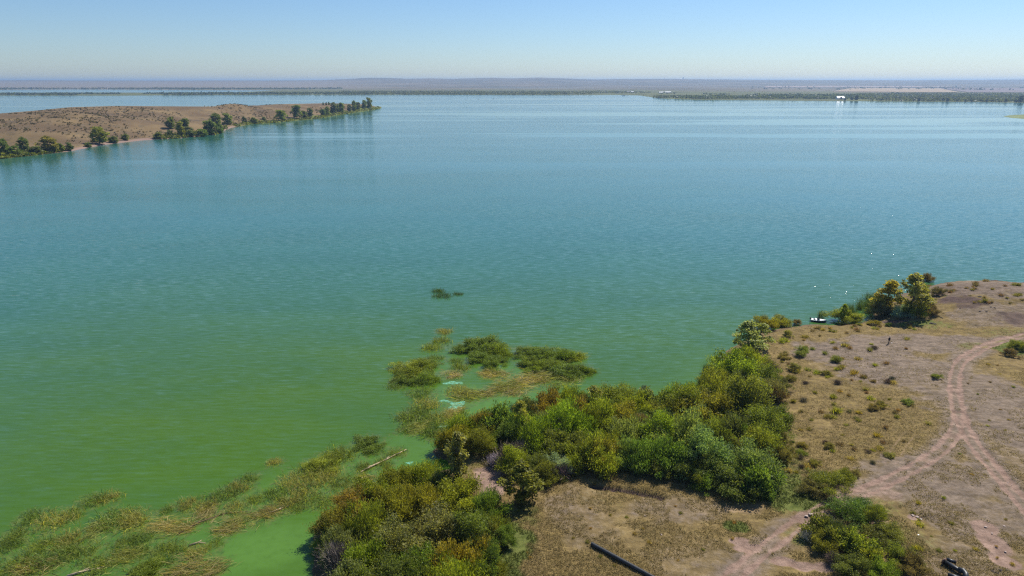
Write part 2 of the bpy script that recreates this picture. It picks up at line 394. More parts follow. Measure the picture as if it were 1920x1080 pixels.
# ------------------------------------------------------------------ structure: lake
CALM = [(490, 1030, 7, 5, 1), (450, 1050, 6, 4, .9), (540, 1000, 5, 3, .8), (910, 850, 4, 3, 1), (850, 845, 4, 3, .8), (700, 880, 6, 3, .6), (950, 745, 7, 3, 1), (1010, 735, 7, 3, .9), (900, 765, 8, 5, 1), (860, 740, 6, 6, 1), (1080, 735, 9, 2.5, .6),
        (950, 700, 8, 5, .6), (820, 690, 8, 8, .4), (620, 900, 8, 5, .5), (420, 1000, 8, 5, .5), (800, 850, 5, 4, .6), (560, 920, 9, 6, .5), (480, 950, 9, 5, .5), (380, 1000, 9, 5, .55), (250, 1020, 10, 6, .5), (100, 1045, 10, 6, .45), (640, 890, 8, 6, .6), (720, 862, 8, 5, .7), (780, 830, 6, 5, .5)]
G, T, S = 'G', 'T', 'S'
WP = [(772, 690, 34, G), (795, 682, 28, G), (760, 708, 24, G), (798, 708, 26, G), (745, 724, 18, S), (790, 738, 25, S), (800, 758, 25, S), (815, 652, 22, S), (826, 640, 18, S), (832, 622, 16, S), (820, 672, 15, S),
      (870, 652, 24, G), (900, 646, 34, G), (935, 655, 26, G), (900, 668, 24, G), (930, 674, 22, G), (922, 696, 18, S), (935, 706, 25, T), (915, 700, 16, T), (985, 656, 22, G), (1010, 662, 28, G), (1045, 664, 30, G), (1077, 666, 24, G),
      (1000, 682, 28, G), (1036, 682, 25, G), (1062, 694, 30, G), (1090, 692, 24, G), (1108, 692, 13, G), (1045, 710, 34, T), (1002, 706, 28, T), (985, 720, 30, T), (955, 728, 30, T), (930, 735, 24, T), (968, 736, 22, T), (1070, 712, 22, T),
      (865, 690, 20, S), (858, 678, 15, S), (846, 702, 20, T), (880, 745, 30, T), (862, 735, 25, S), (772, 782, 28, S), (782, 800, 28, T), (802, 790, 32, S), (830, 785, 28, S), (850, 772, 22, T), (820, 812, 30, S), (790, 770, 22, S), (765, 805, 20, S), (845, 812, 24, T),
      (640, 858, 34, S), (605, 868, 34, G), (580, 882, 26, S), (692, 828, 26, G), (702, 846, 20, S), (545, 902, 25, S), (522, 930, 30, S), (562, 925, 34, S), (592, 902, 30, S), (620, 890, 24, S), (640, 905, 24, S), (518, 866, 16, S),
      (470, 898, 18, S), (450, 915, 25, S), (422, 930, 28, S), (540, 946, 24, T), (500, 966, 28, T), (462, 976, 28, T), (432, 986, 28, T), (395, 966, 28, T), (380, 954, 26, S), (350, 948, 24, S), (340, 990, 28, T), (302, 986, 28, T), (270, 1008, 28, T),
      (250, 985, 34, S), (242, 970, 28, S), (210, 975, 34, S), (190, 992, 30, T), (172, 940, 26, S), (200, 936, 24, S), (60, 970, 28, S), (105, 976, 34, S), (30, 1006, 28, S), (10, 1026, 28, T), (70, 1026, 28, S), (122, 1020, 34, T), (150, 1036, 36, T),
      (100, 1050, 38, T), (30, 1064, 40, T), (72, 1070, 38, T), (182, 1060, 34, S), (232, 1050, 34, T), (230, 1022, 24, S), (300, 1040, 28, S), (350, 1060, 38, T), (395, 1064, 32, T), (282, 1066, 34, G), (402, 1020, 16, T), (600, 940, 26, S), (560, 950, 20, T), (660, 920, 26, S),
      (680, 880, 20, S), (720, 870, 20, S), (830, 556, 17, S), (820, 546, 14, S), (745, 850, 18, S), (690, 900, 18, T), (860, 552, 10, S), (310, 960, 16, S), (140, 965, 22, S), (480, 940, 20, S), (440, 955, 22, S), (330, 1030, 26, S), (370, 1035, 22, T), (260, 1035, 22, S)]
def build_water():
    ys = np.concatenate([np.arange(-200, 20, 20), np.arange(20, 300, 2.0), np.geomspace(300, 19500, 76)])
    ks = np.linspace(-1.5, 1.5, 260)
    Y, K = np.meshgrid(ys, ks, indexing='ij'); X = K * (np.maximum(Y, 0) + 60)
    x, y = X.ravel(), Y.ravel()
    d = -sdf(x, y)
    algae = np.exp(-np.maximum(d, 0) / 46.0)
    c0 = at(650, 900); far = np.hypot((x - c0[0] + 20) / 165, (y - c0[1]) / 125)
    algae = np.clip(0.48 * algae + 0.85 * np.exp(-far ** 2) + 0.12 * fbm(x * .02, y * .02, 3), 0, 1)
    algae *= smooth(700, 100, y)
    calm = np.zeros_like(x)
    for (px, py, rx, ry, s) in CALM:
        c = at(px, py); q = ((x - c[0]) / rx) ** 2 + ((y - c[1]) / ry) ** 2
        calm = np.maximum(calm, s * (1 - smooth(0.2, 1.4, q)))
    calm = np.maximum(calm, 0.55 * np.exp(-np.maximum(d, 0) / 3.5) * (x < 45))
    weed = np.zeros_like(x)
    for (px, py, s_, k_) in WP:
        if py < 600: continue
        c = at(px, py); rr = s_ * mpp(c) * 1.5 + .8
        weed = np.maximum(weed, 1 - smooth(0.1, 1.3, ((x - c[0]) / rr) ** 2 + ((y - c[1]) / rr) ** 2))
    i = np.arange(len(x)).reshape(len(ys), len(ks))
    F = np.stack([i[:-1, :-1], i[:-1, 1:], i[1:, 1:], i[1:, :-1]], -1).reshape(-1, 4)
    return mesh_np('lake', np.stack([x, y, 0 * x], -1), F, {'mask': np.stack([algae, calm, weed, 0 * x], -1)})

def water_material():
    m, nt, b = new_mat('algae_lake_water'); L = nt.links.new
    pos = position(nt); mk = attr(nt, 'mask')
    sep = N(nt, 'ShaderNodeSeparateColor'); L(mk.outputs['Color'], sep.inputs[0])
    algae, calm = sep.outputs['Red'], sep.outputs['Green']
    patch = noise(nt, vmul(nt, pos, (0.02, 0.05, 1), R(8)), 1.0, 3)
    col = mix(nt, algae, (0.027, 0.116, 0.086), (0.052, 0.112, 0.005))
    col = mix(nt, mrange(nt, patch.outputs['Fac'], 0.3, 0.7, 0, 0.25), col, (0.014, 0.070, 0.034))
    mat_n = noise(nt, pos, 0.8, 4, 0.6)
    col = mix(nt, math_(nt, 'MULTIPLY', calm, mrange(nt, mat_n.outputs['Fac'], 0.25, 0.6, 0.6, 1.0)), col, (0.074, 0.160, 0.022))
    wn_ = noise(nt, pos, 1.5, 6, 0.75); wv = math_(nt, 'ADD', sep.outputs['Blue'], math_(nt, 'MULTIPLY', math_(nt, 'SUBTRACT', wn_.outputs['Fac'], 0.5), 2.6))
    wc = mix(nt, mrange(nt, mat_n.outputs['Fac'], 0.35, 0.65), (0.045, 0.090, 0.014), (0.105, 0.130, 0.028))
    col = mix(nt, math_(nt, 'MULTIPLY', mrange(nt, wv, 0.62, 1.05, 0.0, 0.85), mrange(nt, sep.outputs['Blue'], 0.0, 0.25)), col, wc)
    L(col, b.inputs['Base Color'])
    b.inputs['IOR'].default_value = 1.333; b.inputs['Specular IOR Level'].default_value = 0.5
    b.inputs['Roughness'].default_value = 0.09
    # wave slopes: long crests across the view, finer ripples on top; slicks where the wind is off
    w1 = noise(nt, vmul(nt, pos, (0.26, 1.35, 1), R(-7)), 1.0, 2, 0.5)
    w2 = noise(nt, vmul(nt, pos, (0.7, 3.0, 1), R(6)), 1.0, 2, 0.5)
    w3 = noise(nt, vmul(nt, pos, (0.005, 0.018, 1), R(-5)), 1.0, 2, 0.5)
    w5 = noise(nt, vmul(nt, pos, (3.1, 6.0, 1), R(3)), 1.0, 1, 0.5)
    w6 = noise(nt, vmul(nt, pos, (2.6, 4.2, 1), R(-20)), 1.0, 0, 0.5)
    sub = N(nt, 'ShaderNodeSeparateXYZ'); L(pos, sub.inputs[0])
    slick = noise(nt, vmul(nt, pos, (0.0011, 0.011, 1), R(-9)), 1.0, 3, 0.5)
    sl = mrange(nt, math_(nt, 'ADD', slick.outputs['Fac'], mrange(nt, sub.outputs['X'], 0, 500, -0.01, 0.06)), 0.50, 0.60, 0.0, 0.94)
    sl = math_(nt, 'MULTIPLY', sl, mrange(nt, sub.outputs['Y'], 380, 700))
    amp = math_(nt, 'MULTIPLY', math_(nt, 'SUBTRACT', 1.0, sl), math_(nt, 'SUBTRACT', 1.0, math_(nt, 'MULTIPLY', calm, 0.93)))
    def c(nz, ch):
        s = N(nt, 'ShaderNodeSeparateColor'); L(nz.outputs['Color'], s.inputs[0]); return math_(nt, 'SUBTRACT', s.outputs[ch], 0.5)
    near = mrange(nt, sub.outputs['Y'], 120, 420, 0.44, 0.12)
    fine = mrange(nt, sub.outputs['Y'], 120, 420, 0.20, 0.44)
    sy = math_(nt, 'ADD', math_(nt, 'MULTIPLY', c(w1, 0), near), math_(nt, 'ADD', math_(nt, 'MULTIPLY', c(w2, 0), 0.19), math_(nt, 'MULTIPLY', c(w5, 0), fine)))
    sy = math_(nt, 'MULTIPLY', sy, math_(nt, 'ADD', 1.0, math_(nt, 'MULTIPLY', c(w3, 0), 1.5)))
    glint = mrange(nt, w6.outputs['Fac'], 0.825, 0.87, 0.0, -0.34)
    sy = math_(nt, 'ADD', sy, glint)
    sx = math_(nt, 'ADD', math_(nt, 'MULTIPLY', c(w1, 1), 0.16), math_(nt, 'MULTIPLY', c(w2, 1), 0.28))
    cb = N(nt, 'ShaderNodeCombineXYZ'); L(math_(nt, 'MULTIPLY', sx, amp), cb.inputs[0]); L(math_(nt, 'MULTIPLY', sy, amp), cb.inputs[1]); cb.inputs[2].default_value = 1.0
    nrm = N(nt, 'ShaderNodeVectorMath', operation='NORMALIZE'); L(cb.outputs[0], nrm.inputs[0])
    L(nrm.outputs[0], b.inputs['Normal'])
    return m
lake = add('water', build_water(), water_material(), kind='structure', label='wide lake tinted green by algae, rippled by wind', cat='water')

# ------------------------------------------------------------------ structure: the long low hill across the bay
FR = np.array([(-260, 335), (-120, 312), (0, 298), (50, 293), (130, 284), (200, 271), (270, 263), (340, 259), (405, 252), (432, 240), (470, 233), (520, 230), (600, 222), (660, 212), (700, 206), (714, 203)], float)
RG = np.array([(-260, 250, 800), (-120, 232, 850), (0, 218, 900), (60, 212, 930), (130, 204, 960), (220, 201, 1000), (400, 202.5, 1150), (480, 200.5, 1280), (520, 197.5, 1350), (620, 195.5, 1480), (680, 198, 1560), (714, 202.5, 1640)], float)
fr = np.array([at(a, b) for a, b in FR]); FK = fr[:, 0] / fr[:, 1]; FY = fr[:, 1]
rk, rY, rZ = [], [], []
for a, b, yy in RG:
    d = ray(a, b); t = yy / d[1]; rk.append(d[0] / d[1]); rY.append(yy); rZ.append(max(CAM_H + d[2] * t, 0.8))
def zhill(x, y):
    k = x / np.maximum(y, 1)
    yf = np.interp(k, FK, FY); yr = np.maximum(np.interp(k, rk, rY), yf + 25); zr = np.interp(k, rk, rZ)
    t = (y - yf) / (yr - yf)
    s = 0.55 * smooth(0, 1, t) + 0.45 * np.clip(t, 0, 1)
    z = zr * s * (1 - smooth(0, 520, y - yr)) - 2.0 * smooth(0, 520, y - yr)
    z = np.where(t < 0, -0.04 * (yf - y), z + 0.9 * smooth(0, 10, y - yf))
    env = smooth(0.05, 0.4, t) * (1 - smooth(0.8, 1.1, t)) * np.clip(zr / 20, 0, 1)
    z = z + env * (15.0 * fbm(x * 0.008 + 3, y * 0.011, 3) + 1.2 * fbm(x * 0.05, y * 0.05, 2))
    return np.where(k > FK[-1] + 0.002, -2.0, z)
def hill_hit(px, py):
    d = ray(px, py); ts = np.linspace(300, 2000, 1700); X, Y, Z = d[0] / d[1] * ts, ts, CAM_H + d[2] / d[1] * ts
    h = np.maximum(zhill(X, Y), 0); i = np.nonzero(Z <= h)[0]; i = i[0] if len(i) else -1
    return np.array([X[i], Y[i], h[i]])

def land_material(name, a, b_, green, shore, scale, spec=0.1, dark=(0.09, 0.07, 0.045)):
    m, nt, b = new_mat(name); L = nt.links.new
    pos = position(nt); mk = attr(nt, 'mask'); sep = N(nt, 'ShaderNodeSeparateColor'); L(mk.outputs['Color'], sep.inputs[0])
    n1 = noise(nt, pos, scale, 4); n2 = noise(nt, pos, scale * 4, 5, 0.7)
    col = mix(nt, mrange(nt, n1.outputs['Fac'], 0.38, 0.62), a, b_)
    col = mix(nt, mrange(nt, n2.outputs['Fac'], 0.46, 0.70, 0, 0.85), col, dark)
    col = mix(nt, sep.outputs['Blue'], col, shore)
    gcol = mix(nt, mrange(nt, n2.outputs['Fac'], 0.35, 0.65), tuple(c * .6 for c in green), green)
    col = mix(nt, math_(nt, 'ADD', sep.outputs['Green'], 0.0, clamp=True), col, gcol)
    L(col, b.inputs['Base Color']); b.inputs['Roughness'].default_value = 0.95; b.inputs['Specular IOR Level'].default_value = spec
    return m
M_HILL = land_material('hill_grass', (0.120, 0.080, 0.042), (0.185, 0.128, 0.062), (0.130, 0.150, 0.03), (0.22, 0.15, 0.12), 0.022)
def build_hill():
    ks = np.linspace(FK[0], FK[-1] + 0.004, 420); ts = np.concatenate([np.linspace(-0.05, 0.12, 14), np.linspace(0.14, 1.05, 70), np.linspace(1.08, 2.2, 18)])
    K, T = np.meshgrid(ks, ts); yf = np.interp(K, FK, FY); yr = np.maximum(np.interp(K, rk, rY), yf + 25)
    Y = yf + T * (yr - yf); X = K * Y; x, y = X.ravel(), Y.ravel(); z = zhill(x, y); k = K.ravel(); dd = y - yf.ravel()
    z[T.ravel() <= -0.04] = -2.5
    gk = smooth(at(430, 240)[0] / at(430, 240)[1], at(475, 233)[0] / at(475, 233)[1], k) + (1 - smooth(at(60, 290)[0] / at(60, 290)[1], at(95, 288)[0] / at(95, 288)[1], k)) * 0.7
    n = fbm(x * .02, y * .02, 3)
    green = np.clip(gk, 0, 1) * (1 - smooth(28, 60, dd + 40 * n))
    shore = (1 - smooth(7, 14, dd + 5 * n)) * (1 - green)
    i = np.arange(len(x)).reshape(K.shape)
    F = np.stack([i[:-1, :-1], i[:-1, 1:], i[1:, 1:], i[1:, :-1]], -1).reshape(-1, 4)
    return mesh_np('hill', np.stack([x, y, z], -1), F, {'mask': np.stack([0 * x, green, shore, 0 * x], -1)}, True)
add('hill', build_hill(), M_HILL, kind='structure', label='long dry grass hill across the bay ending in a green tip', cat='hill')

# ------------------------------------------------------------------ structure: far shore, plains and horizon hills
FS = np.array([(-500, 178.5), (0, 179), (200, 179.5), (430, 178.2), (700, 177.6), (960, 178), (1150, 178), (1200, 179), (1216, 181.5), (1240, 184.5), (1290, 186.5), (1400, 188), (1560, 189.5), (1700, 190.2), (1850, 191.5), (1920, 193), (2050, 196), (2400, 203)], float)
fs = np.array([at(a, b) for a, b in FS]); SK, SY = fs[:, 0] / fs[:, 1], fs[:, 1]
RIDGE = np.array([(-500, 152), (0, 151.2), (60, 151.0), (130, 151.6), (300, 151.8), (430, 151.4), (520, 151.6), (600, 151.0), (640, 149.5), (690, 146.6), (725, 146.8), (765, 148.6), (800, 147.6), (850, 148.4), (890, 147.4), (925, 146.5), (960, 147.8), (1010, 146.0), (1060, 147.8), (1110, 149.7), (1180, 148.7), (1250, 148.6), (1320, 149.2), (1420, 150.3), (1560, 150.8), (1700, 151.2), (1780, 150.6), (1850, 150.3), (1920, 149.6), (2400, 149)], float)
RDIST = 12000.0
hk, hz = [], []
for a, b in RIDGE:
    d = ray(a, b); hk.append(d[0] / d[1]); hz.append(max(CAM_H + d[2] / d[1] * RDIST, 4))
def kpx(px, py=165): d = ray(px, py); return d[0] / d[1]
def zfar(x, y):
    k = x / y; yf = np.interp(k, SK, SY); zr = np.interp(k, hk, hz); dd = y - yf
    z = np.where(dd < 0, 0.02 * dd, 1.2 * smooth(0, 60, dd) + 5 * smooth(400, 5000, dd))
    z = z + zr * smooth(6500, RDIST, y) * (1 - smooth(RDIST, 20000, y))
    ch = (smooth(3950, 4200, y) * (1 - smooth(5150, 5500, y + 260 * np.sin(k * 13))))
    w = 1 - smooth(kpx(330), kpx(620), k + 0.10 * smooth(4600, 5400, y) * 0 - 0.00008 * (y - 5200))
    z = z - 12 * ch * w
    k2 = smooth(kpx(860), kpx(960), k) * (1 - smooth(kpx(1080), kpx(1140), k))
    z = z - 14 * k2 * smooth(6300, 6500, y) * (1 - smooth(7000, 7200, y))
    return z
M_FAR = land_material('far_steppe', (0.100, 0.082, 0.044), (0.165, 0.125, 0.070), (0.115, 0.125, 0.036), (0.185, 0.148, 0.100), 0.0012, dark=(0.070, 0.066, 0.036))
def build_far():
    ks = np.linspace(SK[0], SK[-1], 420); ds = np.concatenate([[-60, -20, 0, 15, 40, 80], np.arange(130, 4000, 70), np.geomspace(4050, 15500, 50)])
    K, D = np.meshgrid(ks, ds); Y = np.interp(K, SK, SY) + D; x = (K * Y).ravel(); y = Y.ravel(); k = K.ravel(); d = D.ravel()
    z = zfar(x, y); n = fbm(x * .002, y * .0035, 4)
    green = (1 - smooth(1300, 2600, d + 1100 * n)) * 0.9
    green = np.maximum(green, 0.8 * smooth(kpx(1150), kpx(1400), k) * (1 - smooth(1200, 1900, d + 400 * n)))
    green = np.where(d < 90, 1.0, green)
    pale = (1 - smooth(kpx(560), kpx(800), k)) * smooth(1200, 2600, d) * (1 - smooth(9500, 11500, y))
    i = np.arange(len(x)).reshape(K.shape)
    F = np.stack([i[:-1, :-1], i[:-1, 1:], i[1:, 1:], i[1:, :-1]], -1).reshape(-1, 4)
    return mesh_np('far_shore', np.stack([x, y, z], -1), F, {'mask': np.stack([0 * x, green, pale, 0 * x], -1)}, True)
add('far_shore', build_far(), M_FAR, kind='structure', label='flat far shore and plains rising to low horizon hills', cat='shore')

def sheet(name, px, mat, lift, label):
    pts = []
    for a, b in px:
        p = at(a, b, 6.0); z = zfar(np.array([p[0]]), np.array([p[1]]))[0]; pts.append((p[0], p[1], z + lift))
    me = bpy.data.meshes.new(name); me.from_pydata(pts, [], [tuple(range(len(pts)))]); me.update()
    return add(name, me, mat, kind='structure', label=label, cat='field')
sheet('field', [(1560, 171.0), (1800, 172.2), (1762, 165.8), (1600, 164.6)][::1], plain('stubble', (0.27, 0.185, 0.095), 0.95, 0.12, 0.004), 2.0, 'pale tan stubble field beyond the far shore')
sheet('field', [(1430, 164.0), (1600, 163.6), (1850, 164.2), (1690, 162.8), (1440, 162.9)], plain('pale_fallow', (0.27, 0.19, 0.14), 0.95, 0.12, 0.004), 2.4, 'narrow pale fallow strip behind the stubble field')
sheet('field', [(1760, 165.5), (1815, 172.0), (2100, 172.5), (2100, 165.2)], plain('ploughed', (0.13, 0.085, 0.075), 0.95, 0.12, 0.004), 1.6, 'dark ploughed field beside the stubble field')

SPIT_PX = [(1880, 218), (1892, 216.2), (1920, 214.6), (1960, 213.5), (2060, 214), (2060, 224), (1960, 223.6), (1920, 223), (1896, 221)]
def build_spit():
    P = np.array([at(a, b)[:2] for a, b in SPIT_PX]); c = P.mean(0); V = []; F = []; n = len(P)
    for s, z in ((1.03, -0.4), (0.97, 0.25), (0.8, 0.8), (0.4, 1.1)):
        V += [(*(c + (p - c) * s), z) for p in P]
    for r in range(3):
        for j in range(n): F.append((r * n + j, r * n + (j + 1) % n, (r + 1) * n + (j + 1) % n, (r + 1) * n + j))
    F.append(tuple(3 * n + j for j in range(n)))
    me = bpy.data.meshes.new('spit'); me.from_pydata(V, [], F); me.update(); return me
add('grassy_spit', build_spit(), plain('spit_grass', (0.115, 0.145, 0.03), 0.95, 0.3, 0.08), kind='structure', label='low green grassy spit reaching into the lake', cat='spit')

# ------------------------------------------------------------------ vegetation meshes (built once, copied)
def unit(v): return v / (np.linalg.norm(v, axis=-1, keepdims=True) + 1e-9)

def leaf_quads(c, ax, L, Wd, var, r):
    s = unit(np.cross(ax, unit(r.normal(size=ax.shape)))); n = len(c)
    L = L[:, None]; Wd = Wd[:, None]
    V = np.stack([c - ax * L / 2, c + s * Wd / 2, c + ax * L / 2, c - s * Wd / 2], 1).reshape(-1, 3)
    F = np.arange(4 * n).reshape(n, 4)
    return V, F, np.repeat(var, 4)

def bush_mesh(seed, Rr=2.5, H=3.0, ncl=46, nleaf=9000, L=0.26, Wd=0.085, up=0.7, gap=0.0):
    r = np.random.default_rng(seed)
    dz = r.uniform(-0.05, 1, ncl); an = r.uniform(0, 2 * np.pi, ncl); rr = np.sqrt(np.maximum(1 - dz ** 2, 0.02))
    D = np.stack([rr * np.cos(an), rr * np.sin(an), dz], -1)
    ph = r.uniform(0, 6.28, 3)
    lob = 1 + 0.24 * np.sin(3 * an + ph[0]) + 0.16 * np.sin(5 * an + ph[1])
    q = r.uniform(0.42, 1.06, ncl) * lob
    C = np.stack([D[:, 0] * q * Rr * .78, D[:, 1] * q * Rr * .78, H * (0.2 + 0.62 * np.maximum(D[:, 2], 0) * q)], -1)
    cr = Rr * r.uniform(0.16, 0.34, ncl); cv = r.uniform(0.18, 0.82, ncl)
    w = cr ** 2; ci = r.choice(ncl, nleaf, p=w / w.sum())
    o = unit(r.normal(size=(nleaf, 3))) * (r.random(nleaf) ** 0.45)[:, None]
    d = unit(C[ci] - np.array([0, 0, 0.05 * H])); c = C[ci] + o * cr[ci][:, None] + d * (np.abs(r.normal(size=nleaf)) * cr[ci] * 0.5)[:, None]
    c[:, 2] += np.abs(r.normal(size=nleaf)) * 0.12 * up
    c[:, 2] = np.maximum(c[:, 2], 0.06 + 0.1 * r.random(nleaf))
    ax = unit(d * 0.6 + np.array([0, 0, up]) + 0.75 * r.normal(size=(nleaf, 3)) * 0.75)
    var = np.clip(cv[ci] + 0.22 * r.normal(size=nleaf), 0, 1)
    V, F, va = leaf_quads(c, ax, L * r.uniform(0.6, 1.4, nleaf), Wd * r.uniform(0.7, 1.3, nleaf), var, r)
    me = mesh_np('crown', V, F, {'var': va}); me.materials.append(M_LEAF)
    mb = MB()
    for j in r.choice(ncl, 13, replace=False):
        e = C[j] * 0.98; m = np.array([e[0] * .35, e[1] * .35, e[2] * .55])
        b0 = np.array([*(r.normal(size=2) * 0.12 * Rr * .5), -0.25]); mb.ring_tube([b0, m, e], [0.05, 0.035, 0.012], 4)
    st = mb.mesh('stems'); st.materials.append(M_BARK)
    return me, st

def twig_mesh(seed, Rr=2.0, H=2.2, n=2200):
    """bare or nearly bare shrub: only fine twigs"""
    r = np.random.default_rng(seed)
    an = r.uniform(0, 6.28, n); tilt = np.abs(r.normal(0, 0.55, n)); d = np.stack([np.sin(tilt) * np.cos(an), np.sin(tilt) * np.sin(an), np.cos(tilt)], -1)
    s = r.uniform(0.25, 0.95, n); base = np.stack([r.normal(0, .22 * Rr, n), r.normal(0, .22 * Rr, n), 0 * an], -1)
    c = base + d * np.array([Rr, Rr, H]) * s[:, None] * 0.85; c[:, 2] = np.maximum(c[:, 2], 0.1)
    ax = unit(d + 0.35 * r.normal(size=(n, 3)))
    V, F, va = leaf_quads(c, ax, r.uniform(0.4, 1.0, n), r.uniform(0.02, 0.045, n), r.random(n) * 0.75, r)
    me = mesh_np('twigs', V, F, {'var': va}); me.materials.append(M_TWIG)
    mb = MB()
    for j in range(12):
        a = r.uniform(0, 6.28); t = r.uniform(.1, .8); mb.ring_tube([(0.1 * math.cos(a), 0.1 * math.sin(a), -.2), (math.sin(t) * math.cos(a) * Rr * .9, math.sin(t) * math.sin(a) * Rr * .9, H * .75 * math.cos(t * .6))], [0.04, 0.012], 4)
    st = mb.mesh('stems'); st.materials.append(M_BARK)
    return me, st

def tree_mesh(seed, H=6.0, Rr=1.3, ncl=60, nleaf=6000, L=0.2, Wd=0.15, low=0.12, column=True):
    """trunk with limbs and an uneven crown; column: poplar shape, else broad"""
    r = np.random.default_rng(seed)
    t = r.uniform(low, 1, ncl); an = r.uniform(0, 6.28, ncl)
    prof = np.sin(np.clip((t - low) / (1 - low), 0, 1) * np.pi * 0.93 + 0.2) ** 0.7 if column else np.sqrt(np.clip(1 - ((t - .52) / .5) ** 2, 0.03, 1))
    lob = 1 + 0.22 * np.sin(2 * an + r.uniform(0, 6)) + .15 * np.sin(5 * t * 6.28 + r.uniform(0, 6))
    q = Rr * prof * r.uniform(0.25, 0.95, ncl) * lob
    C = np.stack([q * np.cos(an), q * np.sin(an), H * t * 0.95], -1)
    cr = Rr * r.uniform(0.18, 0.42, ncl); cv = r.uniform(0.15, .85, ncl)
    ci = r.choice(ncl, nleaf, p=cr ** 2 / (cr ** 2).sum())
    o = unit(r.normal(size=(nleaf, 3))) * (r.random(nleaf) ** .5 * cr[ci])[:, None]; o[:, 2] *= 0.9
    c = C[ci] + o; c[:, 2] = np.maximum(c[:, 2], 0.05 * H)
    ax = unit(r.normal(size=(nleaf, 3)) + np.array([0, 0, .3]))
    var = np.clip(cv[ci] + .25 * r.normal(size=nleaf), 0, 1)
    V, F, va = leaf_quads(c, ax, L * r.uniform(.6, 1.4, nleaf), Wd * r.uniform(.7, 1.3, nleaf), var, r)
    me = mesh_np('crown', V, F, {'var': va}); me.materials.append(M_LEAF)
    mb = MB(); mb.ring_tube([(0, 0, -.04 * H), (0.02 * H, 0, .35 * H), (0, 0.02 * H, .7 * H), (0, 0, .93 * H)], [.022 * H, .016 * H, .009 * H, .003 * H], 7)
    tr = mb.mesh('trunk'); tr.materials.append(M_BARK)
    mb = MB()
    for j in r.choice(ncl, 14, replace=False):
        e = C[j]; mb.ring_tube([(0, 0, max(.08 * H, e[2] - .22 * H)), (e[0] * .5, e[1] * .5, e[2] - .07 * H), e], [.009 * H, .006 * H, .002 * H], 4)
    li = mb.mesh('limbs'); li.materials.append(M_BARK)
    return me, tr, li

def blade_mesh(seed, Rr=2.0, n=520, L=(0.5, 1.2), tilt=(0.1, 0.8), Wd=0.05, flow=None, patchy=5):
    """reeds and sedge: single bent blades rooted in the shallows"""
    r = np.random.default_rng(seed)
    hub = r.normal(0, .42 * Rr, (patchy, 2)); hub *= np.minimum(1, .6 * Rr / (np.linalg.norm(hub, axis=1, keepdims=True) + 1e-6)); hi = r.integers(0, patchy, n)
    base = hub[hi] + r.normal(0, .3 * Rr, (n, 2)); an = r.uniform(0, 6.28, n)
    if flow is not None: an = flow + r.normal(0, .55, n) + np.where(r.random(n) < .25, np.pi, 0)
    ti = r.uniform(*tilt, n); ln = r.uniform(*L, n)
    d = np.stack([np.sin(ti) * np.cos(an), np.sin(ti) * np.sin(an), np.cos(ti)], -1)
    p0 = np.stack([base[:, 0], base[:, 1], np.full(n, -.03)], -1); p0[:, 2] += np.where(ti > 1.2, .07 + .1 * r.random(n), 0)
    p1 = p0 + d * (ln * .6)[:, None]; d2 = unit(d + np.stack([.6 * np.cos(an), .6 * np.sin(an), -.35 - 0 * an], -1)); p2 = p1 + d2 * (ln * .4)[:, None]
    p2[:, 2] = np.maximum(p2[:, 2], .02)
    s = unit(np.cross(d, unit(r.normal(size=(n, 3))))) * (Wd * r.uniform(.6, 1.3, n))[:, None]
    V = np.stack([p0 - s * .5, p0 + s * .5, p1 + s * .45, p1 - s * .45, p2], 1).reshape(-1, 3)
    i = np.arange(n)[:, None] * 5
    F = np.concatenate([np.concatenate([i, i + 1, i + 2], 1), np.concatenate([i, i + 2, i + 3], 1), np.concatenate([i + 3, i + 2, i + 4], 1)])
    var = np.repeat(np.clip(r.random(n) * .9, 0, 1), 5)
    me = mesh_np('blades', V, F, {'var': var}); me.materials.append(M_LEAF)
    return me

BUSH = [bush_mesh(100 + i, H=2.9 + .35 * (i % 3), ncl=40 + 6 * (i % 4), nleaf=(11500, 9500, 12500, 8000)[i % 4], L=(.22, .30, .18, .38)[i % 4], Wd=(.085, .07, .08, .065)[i % 4], up=(.5, .9, .4, 1.1)[i % 4]) for i in range(9)]
LEAFY = [bush_mesh(140 + i, H=2.0, ncl=34, nleaf=5200, L=.26, Wd=.15, up=.3) for i in range(3)]
TWIG = [twig_mesh(160 + i) for i in range(3)]
POPLAR = [tree_mesh(170 + i, H=6.0, Rr=1.45, nleaf=2500, L=.27, Wd=.2) for i in range(3)]
BROAD = [tree_mesh(180 + i, H=15.0, Rr=5.2, ncl=70, nleaf=3400, L=.95, Wd=.7, low=.1, column=False) for i in range(5)]
TUFT = [blade_mesh(190 + i, Rr=.55, n=170, L=(.35, .85), tilt=(.05, .95), Wd=.04, patchy=3) for i in range(4)]
SPRAY = [blade_mesh(200 + i, Rr=2.0, n=400, L=(.5, 1.15), tilt=(.2, 1.1), Wd=.042, patchy=9) for i in range(4)]
MAT = [blade_mesh(210 + i, Rr=2.0, n=300, L=(.7, 1.7), tilt=(1.1, 1.5), Wd=.042, flow=.5, patchy=8) for i in range(4)]
REED = [blade_mesh(220 + i, Rr=1.6, n=260, L=(1.3, 2.6), tilt=(.02, .35), Wd=.04, patchy=6) for i in range(2)]

def plant(name, loc, parts, col, rz, sc, label, cat, group):
    e = empty(name, loc, rz, sc, label=label, cat=cat, group=group)
    for nm, me in parts:
        o = bpy.data.objects.new(nm, me); COL.objects.link(o); o.parent = e; o.color = (*col, 1)
        if nm == 'blades': o['kind'] = 'stuff'
    return e

